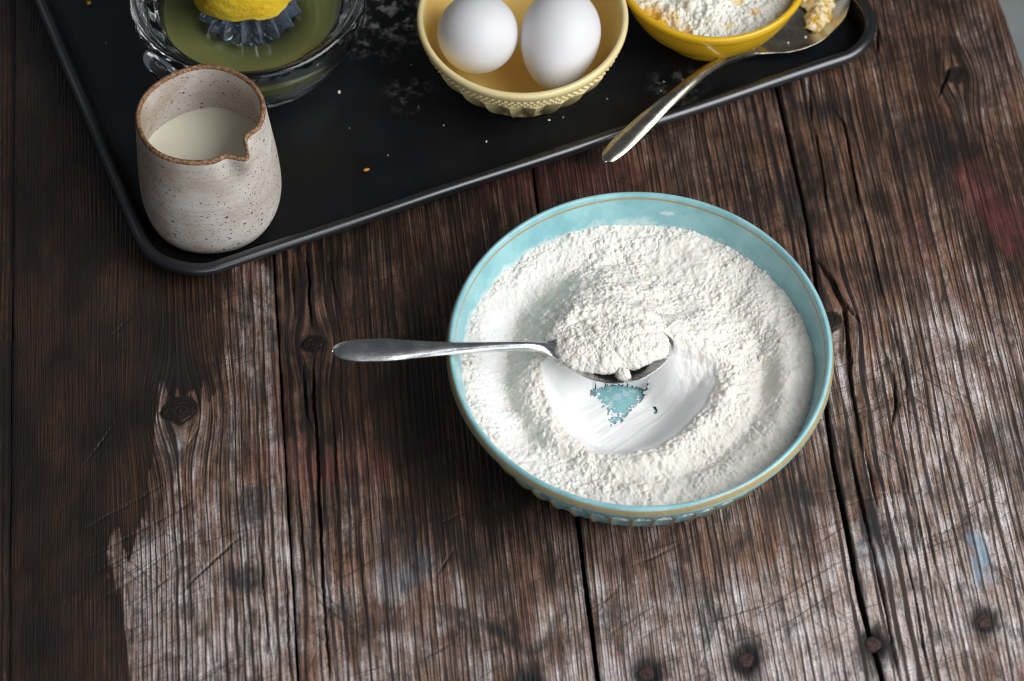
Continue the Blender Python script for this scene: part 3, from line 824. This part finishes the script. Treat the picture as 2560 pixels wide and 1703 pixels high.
# ---------------------------------------------------------------- spoons
def mat_metal(name, dusty=False, worn=(.62, .61, .60)):
    m = NT(name)
    p = m.obj(); n = m.noise(m.scale(p, (60, 900, 900)), 1., 3, .6); b = m.noise(p, 90., 4, .65); f = m.noise(p, 700., 4, .7)
    c = m.mix(m.range(b, .3, .7), tuple(x*.72 for x in worn), worn)
    r = m.math('MULTIPLY_ADD', b, .16, m.math('MULTIPLY_ADD', n, .12, .12))
    metal = 1.0
    if dusty:
        d = m.range(f, .60, .72, 0, .55)
        c = m.mix(d, c, (.75, .73, .70)); metal = m.math('SUBTRACT', 1.0, d)
    m.set(Base_Color=c, Metallic=metal, Roughness=r, Normal=m.bump(m.math('ADD', n, b), .0002, .35))
    return m

def spoon_mesh(st, n=220, nt=34, thick=.0011):
    """st: stations (s, half width, z of edge line, cup depth, crown of the handle, thickness) in mm"""
    S = np.array(st, float); q = np.concatenate([np.linspace(S[0, 0], S[-1, 0], n)])
    hw, ze, cup, crown, th = [smooth_curve(S[:, 0], S[:, k], q) for k in range(1, 6)]
    t = np.cos(np.linspace(np.pi, 0, nt))
    top = []; bot = []
    for i in range(n):
        y = hw[i]*t
        prof = -cup[i]*(1-t**2)**.85+crown[i]*2.8*(1-np.abs(t)**2.6)
        zt = ze[i]+prof
        zb = ze[i]-th[i]*(.35+.65*np.sqrt(1-t**2*.96))-cup[i]*(1-t**2)**.85
        top.append(np.stack([np.full(nt, q[i]), y, zt], -1)); bot.append(np.stack([np.full(nt, q[i]), y*1.0, zb], -1))
    top = np.array(top)*1e-3; bot = np.array(bot)*1e-3
    # closed tube of cross-sections
    Vc = np.concatenate([top, bot[:, ::-1]], 1); m = 2*nt
    V = Vc.reshape(-1, 3); F = [tuple(f) for f in grid_faces(n, m, wrap_v=True)]
    F.append(tuple(range(m))[::-1]); F.append(tuple((n-1)*m+k for k in range(m)))
    return V, F

def build_spoons():
    m = mat_metal('worn_steel', worn=(.80, .80, .80))
    st = [(0, .6, 64.2, 0, .1, .9), (1.2, 2.6, 64.1, 0, .25, 1.6), (5, 5.0, 63.7, 0, .45, 2.1), (14, 6.9, 62.9, 0, .6, 2.2), (26, 7.1, 61.9, 0, .65, 2.3), (44, 5.5, 60.4, 0, .7, 2.5),
          (62, 4.0, 59.2, 0, .8, 2.7), (84, 2.9, 58.2, 0, .85, 2.9), (101, 2.55, 57.0, 0, .85, 3.0), (110, 3.0, 55.2, 0, .6, 2.8), (117, 5.6, 52.2, .5, .2, 2.2), (125, 11.2, 48.8, 2.6, 0, 1.6),
          (136, 17.6, 46.7, 6.4, 0, 1.4), (149, 20.6, 46.0, 8.6, 0, 1.35), (160, 19.4, 46.4, 8.0, 0, 1.35), (170, 14.6, 47.2, 5.2, 0, 1.35), (177, 8.8, 47.9, 2.4, 0, 1.3), (180.6, 4.2, 48.2, .6, 0, 1.2), (181.8, .7, 48.3, 0, 0, .9)]
    V, F = spoon_mesh(st)
    o = link('tablespoon', mesh_py('tablespoon', V, F), m.m)
    o.location = (-.0944, -.0495, 0); o.rotation_euler = (0, 0, math.atan2(-.0354+.0495, .0866+.0944))
    tag(o, 'steel tablespoon with a heap of flour, handle resting on the blue bowl rim', 'spoon')
    o.modifiers.new('weld', 'WELD').merge_threshold = .00002
    # the serving spoon half on the tray
    m2 = mat_metal('tarnished_silver', worn=(.60, .55, .45))
    st2 = [(0, .7, 28.0, 0, .1, 1.6), (1.0, 2.6, 28.2, 0, .2, 2.4), (4, 4.5, 28.6, 0, .4, 2.8), (16, 6.0, 29.8, 0, .5, 2.8), (34, 5.6, 31.2, 0, .6, 2.8), (54, 4.4, 32.2, 0, .7, 3.0), (76, 3.7, 31.4, 0, .8, 3.4), (98, 3.3, 27.0, 0, .8, 3.6),
           (118, 3.3, 19.0, 0, .7, 3.4), (129, 3.8, 13.8, .1, .5, 3.0), (136, 7.5, 12.6, 1.2, .1, 2.2), (144, 14.0, 12.6, 4.0, 0, 1.7), (156, 20.0, 13.4, 8.4, 0, 1.6), (168, 22.6, 14.0, 10.2, 0, 1.6), (183, 22.0, 14.2, 9.6, 0, 1.6), (196, 17.2, 14.6, 6.4, 0, 1.5), (204, 11.0, 14.7, 2.4, 0, 1.3), (208.3, 4.6, 15.0, .5, 0, 1.1), (209.5, .7, 15.1, 0, 0, .9)]
    V, F = spoon_mesh(st2)
    V = np.array(V); V[:, 1] -= .0060*sstep(.105, .165, V[:, 0])
    o2 = link('serving_spoon', mesh_py('serving_spoon', V, F), m2.m)
    o2.location = (.0522, .1040, .0); o2.rotation_euler = (0, 0, math.atan2(.2666-.1040, .2016-.0522))
    tag(o2, 'tarnished silver spoon lying across the tray rim beside the mustard bowl', 'spoon')
    o2.modifiers.new('weld', 'WELD').merge_threshold = .00002
    # buttery crumbs left in it
    b = NT('butter_crumbs'); p = b.geo(); n = b.noise(p, 260., 4, .6)
    b.set(Base_Color=b.mix(b.range(n, .40, .56), (.62, .36, .03), (.82, .72, .48)), Roughness=.45, Normal=b.bump(b.noise(p, 900., 4, .7), .001, .8))
    b.p.inputs['Subsurface Weight'].default_value = .2; b.p.inputs['Subsurface Radius'].default_value = (.004, .003, .001)
    nx, ny = 90, 120
    xs = np.linspace(-13, 13, nx); ys = np.linspace(-24, 24, ny)
    X, Y = np.meshgrid(xs, ys, indexing='ij')
    lim = 1-(X/(10.5+3*(vnoise(Y/5, Y*0, 3)-.5)*2))**2-(Y/21)**2+.55*(fbm(X/5, Y/5, 61, 4)-.5)*2
    Z = np.clip(lim, -.15, 1)**1*4.2+lumps(X/3, Y/3, 62)*1.6*np.clip(lim+.1, 0, 1)+lumps(X/1.5, Y/1.5, 63)*.8*np.clip(lim+.1, 0, 1)
    V = np.stack([X, Y, Z], -1).reshape(-1, 3)*1e-3
    Fb = grid_faces(nx, ny); Fb = Fb[(lim.ravel()[Fb] > -.1).all(1)]; us = np.unique(Fb); rm = np.zeros(nx*ny, np.int64); rm[us] = np.arange(len(us))
    o3 = link('butter_crumbs', mesh_np('butter_crumbs', V[us], rm[Fb]), b.m)
    o3.location = (.1850, .2380, .0072); o3.rotation_euler = (0, 0, math.radians(-8))
    tag(o3, 'yellow crumbly residue stuck in the bowl of the silver spoon', 'food')

# ---------------------------------------------------------------- jug and milk
JC = (-.1703, .0890)
TF = .0026       # top of the tray's floor
def build_jug():
    t = empty('milk_jug', (JC[0], JC[1], TF), 'speckled beige stoneware jug with brown rim in the tray corner', 'jug')
    SP = math.radians(-47)
    def mat(name, brown):
        m = NT(name); p = m.obj()
        n = m.noise(p, 38., 5, .62); f = m.noise(p, 620., 4, .7)
        ring = m.noise(m.scale(p, (8, 8, 330)), 1., 3, .6)
        c = m.mix(m.range(n, .30, .72), (.47, .395, .325), (.66, .615, .57))
        c = m.mix(m.range(ring, .5, .75, 0, .3), c, (.40, .31, .23))
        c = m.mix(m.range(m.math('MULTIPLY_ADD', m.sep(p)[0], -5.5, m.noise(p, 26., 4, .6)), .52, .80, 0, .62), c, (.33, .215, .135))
        iron = m.noise(p, 15., 3, .55)
        for sc, thr, k in ((230., .90, .22), (420., .80, .24), (800., .74, .28)):
            v = m.voronoi(p, sc); r = m.sep(v.outputs['Color'])[0]
            on = m.math('GREATER_THAN', m.math('ADD', r, m.math('MULTIPLY', m.math('SUBTRACT', iron, .5), .8)), thr)
            s = m.math('MULTIPLY', on, m.range(v.outputs['Distance'], k*1.3, k*.6))
            c = m.mix(m.math('MULTIPLY', s, .9), c, (.085, .040, .018))
        if brown:
            c = m.mix(m.range(f, .35, .68), (.105, .048, .022), (.42, .24, .13))
        h = m.math('MULTIPLY_ADD', f, .5, m.math('MULTIPLY', ring, 1.0))
        m.set(Base_Color=c, Roughness=.62 if not brown else .55, Specular_IOR_Level=.32, Normal=m.bump(h, .0007, .5))
        return m.m
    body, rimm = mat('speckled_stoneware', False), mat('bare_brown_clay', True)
    H = .087
    def mod(T, R, Z, I):
        a = (T-SP+np.pi) % (2*np.pi)-np.pi
        up = sstep(.050, H, Z)
        pin = -.0036*np.exp(-((a-.30)/.19)**2)-.0016*np.exp(-((a+.28)/.13)**2); spt = .0056*np.exp(-(a/.13)**2)
        wob = .0005*np.sin(2*T+.6)+.0003*np.sin(5*T)
        return np.where(R > .004, R+(pin+spt)*up**2.2+wob, R), Z-.0016*np.exp(-(a/.2)**2)*up**3+.0007*np.sin(2*T)*up
    out = refine([(.00001, .0008), (.024, .0006), (.0300, .0002), (.0335, .0020), (.0372, .0080), (.0390, .0180), (.0393, .0290), (.0386, .045), (.0372, .062), (.0359, .078), (.0353, .0856)], .0012)
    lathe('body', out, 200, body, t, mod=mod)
    rim = refine([(.0353, .0856), (.0351, .0866), (.0346, .0874), (.0337, .0877), (.0329, .0874), (.0325, .0866), (.0324, .0856)], .0005)
    lathe('rim', rim, 200, rimm, t, mod=mod)
    inn = refine([(.0324, .0856), (.0326, .075), (.0338, .060), (.0348, .045), (.0350, .025), (.033, .010), (.020, .005), (.00001, .0046)], .0015)
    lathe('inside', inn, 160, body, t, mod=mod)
    mk = NT('milk'); mk.set(Base_Color=(.80, .765, .63), Roughness=.16, Specular_IOR_Level=.45)
    mk.p.inputs['Subsurface Weight'].default_value = .35; mk.p.inputs['Subsurface Radius'].default_value = (.006, .005, .004); mk.p.inputs['Subsurface Scale'].default_value = 1.0
    zl = .0490
    pr = [(.00001, zl), (.02, zl), (.0325, zl), (.0343, zl+.0002), (.0348, zl+.0009)]
    o = lathe('milk', pr, 96, mk.m); o.location = (JC[0], JC[1], TF); o.data.flip_normals()
    tag(o, 'creamy milk half filling the speckled stoneware jug', 'milk')

# ---------------------------------------------------------------- glass juicer, juice, lemon
QC = (-.1540, .2120)
def build_juicer():
    t = empty('glass_juicer', (QC[0], QC[1], TF), 'clear pressed glass citrus juicer behind the speckled jug', 'juicer')
    g = NT('clear_glass'); g.set(Base_Color=(.97, .985, .98), Roughness=.015, IOR=1.5); g.p.inputs['Transmission Weight'].default_value = 1.0
    prof = refine([(.00001, .0022), (.040, .0022), (.0440, .0000), (.0490, .0002), (.0520, .0025), (.0585, .0140), (.0625, .0240), (.0640, .0285), (.0655, .0300), (.0680, .0330), (.0688, .0380), (.0692, .0440),
                   (.0684, .0500), (.0664, .0522), (.0636, .0512), (.0620, .0470), (.0604, .0430), (.0560, .0412), (.0532, .0385), (.0518, .0330), (.0500, .0220), (.0455, .0125), (.0380, .0088), (.00001, .0085)], .0012)
    def mod(T, R, Z, I):
        lug = .0016*np.clip(np.sin(6*T+.4), 0, 1)**3*np.exp(-((Z-.0400)/.005)**2)*(R > .055)*(R < .0625)
        fl = .0002*np.cos(24*T)*sstep(.004, .010, Z)*sstep(.030, .024, Z)*(I < len(prof)*.42)
        return R-lug+fl, Z
    lathe('dish', prof, 288, g.m, t, mod=mod, close_a=False)
    g2 = NT('pressed_glass'); g2.set(Base_Color=(.72, .82, .95), Roughness=.03, IOR=1.5); g2.p.inputs['Transmission Weight'].default_value = .93
    # ribbed reamer
    rp = refine([(.00001, .0090), (.0250, .0090), (.0248, .0200), (.0255, .0290), (.0312, .0352), (.0306, .0385), (.0272, .0460), (.0190, .0640), (.0080, .0780), (.00001, .0810)], .0012)
    def rmod(T, R, Z, I):
        tri = np.abs(((T*17/(2*np.pi)) % 1)*2-1)
        w = sstep(.0092, .012, Z)*sstep(.0795, .070, Z)
        return R*(1-w*.42*tri), Z+np.where((Z > .033) & (Z < .04), w*.004*tri, 0)
    lathe('reamer', rp, 17*16, g2.m, t, mod=rmod)
    # handle tab
    hb = []
    a0 = math.radians(227)
    nu, nv = 26, 16
    for i in range(nu):
        s = i/(nu-1); r = .0650+.0115*s; w = .0150*math.sqrt(max(0, 1-(max(0, s-.25)/.76)**2))+.0008
        for j in range(nv):
            b = 2*math.pi*j/nv
            x = r; y = w*math.cos(b); z = .0405+.0042*math.sin(b)*(1-.35*s)-.002*s
            hb.append((x*math.cos(a0)-y*math.sin(a0), x*math.sin(a0)+y*math.cos(a0), z))
    F = [tuple(f) for f in grid_faces(nu, nv, wrap_v=True)]; F += [tuple(range(nv))[::-1], tuple((nu-1)*nv+k for k in range(nv))]
    link('handle', mesh_py('handle', hb, F), g.m, t)
    # juice
    ju = NT('lemon_juice'); ju.set(Base_Color=(.235, .25, .085), Roughness=.06, IOR=1.34, Specular_IOR_Level=.5)
    ju.p.inputs['Transmission Weight'].default_value = .35
    ju.p.inputs['Subsurface Weight'].default_value = .0
    jz = .0300
    pr = [(.0400, .0096), (.0450, .0128), (.0493, .0222), (.0508, .0285), (.0512, jz+.0006), (.0500, jz), (.044, jz), (.0270, jz), (.0265, .0096), (.0400, .0096)]
    o = lathe('lemon_juice', pr, 128, ju.m); o.location = (QC[0], QC[1], TF)
    tag(o, 'cloudy greenish lemon juice pooled in the glass juicer', 'juice')
    # squeezed lemon half
    le = NT('lemon_rind'); p = le.obj()
    n = le.noise(p, 620., 2, .5); b = le.noise(p, 40., 4, .6); v = le.voronoi(p, 520.).outputs['Distance']
    c = le.mix(le.range(b, .35, .7), (.80, .58, .045), (.74, .46, .020))
    c = le.mix(le.range(le.noise(p, 70., 4, .6), .60, .70, 0, .65), c, (.52, .17, .01))
    c = le.mix(le.attr('cut'), c, (.85, .70, .30))
    le.set(Base_Color=c, Roughness=.42, Specular_IOR_Level=.45, Normal=le.bump(le.math('MULTIPLY_ADD', v, -.8, n), .0006, .45))
    le.p.inputs['Subsurface Weight'].default_value = .15; le.p.inputs['Subsurface Radius'].default_value = (.006, .003, .001)
    lp = refine([(.0270, .0), (.0300, -.0004), (.0312, .0006), (.0318, .004), (.0322, .011), (.0312, .022), (.0272, .034), (.0195, .043), (.0105, .0490), (.0055, .0530), (.00001, .0545)], .001)
    lem = lambda T, R, Z, I: (R*(1+.025*np.sin(2*T+.4)+.012*np.sin(5*T))+.0006*(vnoise(T*9, Z*300, 4)-.5), Z+sstep(.02, 0, Z)*(.0016*np.sin(3*T+.5)+.0009*np.sin(8*T)+.0008*(vnoise(T*16, T*0, 8)-.5)))
    L = empty('lemon_half', (-.1560, .2160, TF+.0500), 'squeezed lemon half turned over on top of the glass juicer', 'lemon')
    lathe('rind', lp, 160, le.m, L, mod=lem, attrs=dict(cut=lambda T, R, Z, I: sstep(5.5, 3.0, I+2*(vnoise(T*12, T*0, 3)-.5))*.9))
    pi = NT('lemon_pith'); pi.set(Base_Color=(.80, .70, .38), Roughness=.6)
    lathe('pith', refine([(.0270, .0), (.0262, .004), (.0250, .016), (.019, .030), (.00001, .036)], .002), 96, pi.m, L,
          mod=lambda T, R, Z, I: (R*(1+.025*np.sin(2*T+.4)+.012*np.sin(5*T)), Z+sstep(.02, 0, Z)*(.0016*np.sin(3*T+.5)+.0009*np.sin(8*T))))

# ---------------------------------------------------------------- cream bowl and eggs
EC = (.0061, .1880); MC = (.1175, .2275)
def build_egg_bowl():
    t = empty('cream_bowl', (EC[0], EC[1], TF), 'small cream yellow bowl with beaded band holding two eggs', 'bowl')
    m = NT('cream_glaze'); p = m.obj(); n = m.noise(p, 60., 3)
    m.set(Base_Color=m.mix(n, (.72, .58, .27), (.80, .67, .36)), Roughness=.20, Specular_IOR_Level=.5, Normal=m.bump(n, .0003, .4))
    mi = NT('cream_glaze_bounce'); ni = mi.noise(mi.obj(), 60., 3)  # cream glaze again, amber of light bounced inside painted into the colour
    mi.set(Base_Color=mi.mix(ni, (.74, .50, .14), (.80, .58, .20)), Roughness=.20, Specular_IOR_Level=.5)
    H = .055
    out = refine([(.00001, .002), (.024, .002), (.0275, .0), (.0305, .0006), (.0345, .0050), (.0440, .0170), (.0515, .0290), (.0556, .0385), (.0580, .0450), (.0588, .0478)], .00045)
    def mod(T, R, Z, I):
        pl = .0042*np.abs(((T*24/(2*np.pi)) % 1)*2-1)*sstep(.0005, .004, Z)*sstep(.0400, .0375, Z)
        row = np.floor((Z-.0401)/.0024); zz = ((Z-.0401)/.0024) % 1
        bead = np.sin(np.pi*zz)*np.clip(np.sin((T*100/(2*np.pi)+.5*(row % 2))*2*np.pi)*.5+.5, 0, 1)
        bead = .0014*bead**1.2*sstep(.0399, .0403, Z)*sstep(.0474, .0470, Z)
        return R+bead-pl+.0016*(Z < .039)*(R > .030), Z
    lathe('wall', out, 1200, m.m, t, mod=mod)
    lathe('rim', refine([(.0588, .0478), (.0602, .0492), (.0609, .0512), (.0610, .0532), (.0602, .0546), (.0590, .0550), (.0578, .0545), (.0573, .0532), (.0569, .0510)], .0005), 220, m.m, t)
    inn = refine([(.0569, .0510), (.0545, .0430), (.0490, .0300), (.0400, .0170), (.0290, .0075), (.0180, .0048), (.00001, .0044)], .001)
    lathe('inside', inn, 220, mi.m, t)
    # eggs
    e = NT('eggshell'); p = e.obj(); n = e.noise(p, 900., 3, .6)
    e.set(Base_Color=(.71, .695, .70), Roughness=.50, Specular_IOR_Level=.32, Normal=e.bump(n, .0001, .35))
    e.p.inputs['Subsurface Weight'].default_value = .18; e.p.inputs['Subsurface Radius'].default_value = (.005, .0035, .0025)
    a = np.linspace(0, np.pi, 64)
    def egg(name, loc, axis, L, w, label):
        z = -np.cos(a); r = np.sqrt(np.clip(1-z*z, 0, 1))*(1+.155*z*-1*.75-.045*z*z)
        pr = np.stack([np.maximum(r*w/2, 1e-6), z*L/2], -1)
        o = lathe(name, pr, 96, e.m)
        o.location = loc; o.rotation_euler = Vector(axis).to_track_quat('Z', 'Y').to_euler()
        tag(o, label, 'egg', 'eggs in the cream bowl')
    egg('egg', (-.0195, .1800, .0500), (.10, .62, -.75), .056, .0462, 'rounder white egg on the left in the cream bowl')
    egg('egg', (.0275, .1770, .0480), (-.16, -.80, -.42), .060, .0460, 'longer white egg on the right in the cream bowl')

def build_mustard_bowl():
    t = empty('mustard_bowl', (MC[0], MC[1], TF), 'small mustard yellow bowl with moulded panels behind the silver spoon', 'bowl')
    m = NT('mustard_glaze'); p = m.obj(); n = m.noise(p, 50., 4, .6)
    m.set(Base_Color=m.mix(n, (.66, .36, .010), (.76, .47, .022)), Roughness=.17, Specular_IOR_Level=.5, Normal=m.bump(n, .0004, .4))
    out = refine([(.00001, .002), (.022, .002), (.0255, .0), (.0290, .0006), (.0304, .0030), (.0308, .0050), (.0345, .0085), (.0410, .0160), (.0470, .0250), (.0510, .0330), (.0534, .0400), (.0546, .0450)], .0007)
    def mod(T, R, Z, I):
        x = (T*14/(2*np.pi)+.2) % 1
        top = .0245-.004*(2*np.abs(x-.5))**2
        ins = sstep(top+.0012, top-.0004, Z)*sstep(.0050, .0075, Z)
        d = .0034*ins*(1-(2*np.abs(x-.5))**4)+.0006*ins
        return R-d, Z
    lathe('wall', out, 14*28, m.m, t, mod=mod)
    lathe('rim', refine([(.0546, .0450), (.0558, .0462), (.0564, .0482), (.0565, .0502), (.0558, .0516), (.0547, .0520), (.0536, .0516), (.0530, .0503), (.0526, .0480)], .0005), 220, m.m, t)
    inn = refine([(.0526, .0480), (.0500, .0400), (.0440, .0270), (.0340, .0140), (.0220, .0070), (.00001, .0050)], .001)
    lathe('inside', inn, 180, m.m, t)
    # the crumbly heap in it
    f = NT('white_crumbs'); p = f.geo(); n = f.noise(p, 120., 4, .6); yl = f.attr('yel')
    k = f.math('ADD', f.range(n, .64, .76, 0, .5), yl, 0, True)
    f.set(Base_Color=f.mix(k, (.86, .835, .74), (.74, .43, .045)), Roughness=.6, Normal=f.bump(f.noise(p, 900., 4, .7), .0008, .8))
    f.p.inputs['Subsurface Weight'].default_value = .12; f.p.inputs['Subsurface Radius'].default_value = (.004, .003, .0015)
    nn = 260; c = np.linspace(-52, 52, nn); X, Y = np.meshgrid(c, c, indexing='ij'); R = np.hypot(X, Y)
    h = 37+10*np.exp(-(R/34)**2)
    L = np.maximum(np.maximum(crumbs(X, Y, 1.6, 74), crumbs(X, Y, 2.8, 73, .7)), crumbs(X, Y, 5., 72, .4))*1.0+9*(fbm(X/13, Y/13, 75, 5)-.5)+2.2*np.sqrt(np.abs(fbm(X/5, Y/5, 77, 3)-.5))+1.5
    z = h+L-4.5
    yel = sstep(.60, .70, fbm(X/8, Y/8, 76, 3))*.6+sstep(12, 4, np.hypot((X+36)/1.0, (Y+30)/1.5))
    keep = R < np.interp(z, [5, 14, 27, 40, 48], [0, 34, 44, 50, 52.6])+.6
    q = keep[:-1, :-1] & keep[1:, :-1] & keep[1:, 1:] & keep[:-1, 1:]
    I, J = np.nonzero(q)
    F = np.stack([I*nn+J, (I+1)*nn+J, (I+1)*nn+J+1, I*nn+J+1], -1)
    used = np.unique(F); remap = np.zeros(nn*nn, np.int64); remap[used] = np.arange(len(used))
    V = (np.stack([X, Y, z], -1).reshape(-1, 3)*1e-3)[used]
    o = link('crumbly_butter', mesh_np('crumbly_butter', V, remap[F], dict(yel=yel.ravel()[used])), f.m)
    o.location = (MC[0], MC[1], TF)
    tag(o, 'white and yellow crumbly heap filling the mustard bowl', 'food')

# ---------------------------------------------------------------- crumbs
def build_crumbs():
    w = NT('white_speck'); w.set(Base_Color=(.80, .79, .76), Roughness=.8)
    orr = NT('orange_crumb'); orr.set(Base_Color=(.62, .26, .03), Roughness=.6)
    gr = NT('green_speck'); gr.set(Base_Color=(.06, .20, .02), Roughness=.5)
    ye = NT('yellow_zest'); ye.set(Base_Color=(.70, .50, .03), Roughness=.5)
    def one(name, x, y, z, r, mt, label, group=None, seed=1, sx=1, sy=1, sz=.7):
        V, F = blob(r, 14, 9, seed, .35, sx, sy, sz)
        o = link(name, mesh_np(name, V, F), mt.m); o.location = (x, y, z+r*.5); o.rotation_euler = (0, 0, seed*1.7)
        return tag(o, label, 'crumb', group)
    one('orange_crumb', -.0843, .1169, TF, .0013, orr, 'tiny orange crumb on the bare tray between jug and cream bowl', seed=3, sx=.8, sy=1.4)
    one('green_speck', .1193, .1964, TF, .0014, gr, 'tiny green speck on the tray in front of the mustard bowl', seed=4, sx=1.4)
    one('yellow_speck', -.2560, .2440, TF, .0013, ye, 'tiny yellow speck at the far left of the tray', seed=5)
    G = 'white specks scattered on the tray'
    lab = 'tiny white speck of flour on the black tray'
    base = None
    for i, (x, y, z, r) in enumerate([(.0215, .1400, .0200, .0009), (.1735, .2025, .0200, .0011), (.1630, .1980, .0200, .0011), (.1978, .2040, .0008, .0012),
              (.0560, .1700, TF, .0007), (.0900, .1830, TF, .0007), (.0960, .1780, TF, .0006), (.1010, .1845, TF, .0006), (.0880, .1760, TF, .0006), (.1040, .1790, TF, .0007),
              (-.0720, .1280, TF, .0006), (-.0550, .1640, TF, .0006), (-.0400, .1500, TF, .0006), (-.0980, .2080, TF, .0009), (-.1020, .1750, TF, .0011), (-.2430, .2130, TF, .0007), (-.2060, .1300, TF, .0006),
              (-.0150, .1380, TF, .0006), (.0300, .1560, TF, .0006), (-.0500, .2050, TF, .0007), (-.0600, .1960, TF, .0006), (-.0950, .1480, TF, .0006), (-.1360, .0720, .0200, .0007)]):
        l2, gp = (lab, G) if z != .0008 else ('tiny white speck on the wood beside the rounded tray corner', None)
        if base is None: base = o = one('flour_speck', x, y, z, .001, w, l2, gp, seed=9)
        else:
            o = base.copy(); COL.objects.link(o); o['label'] = l2
            if gp is None: del o['group']
        r *= .68; o.location = (x, y, z+r*.4); o.scale = (r/.001*(1+.5*math.sin(i*2.3)), r/.001, r/.001*.8); o.rotation_euler = (i*.7, i*.4, i)

build_floor()
build_table()
build_tray()
build_bowl()
FL = mat_flour()
build_flour(FL)
build_heap(FL)
build_spoons()
build_jug()
build_juicer()
build_egg_bowl()
build_mustard_bowl()
build_crumbs()
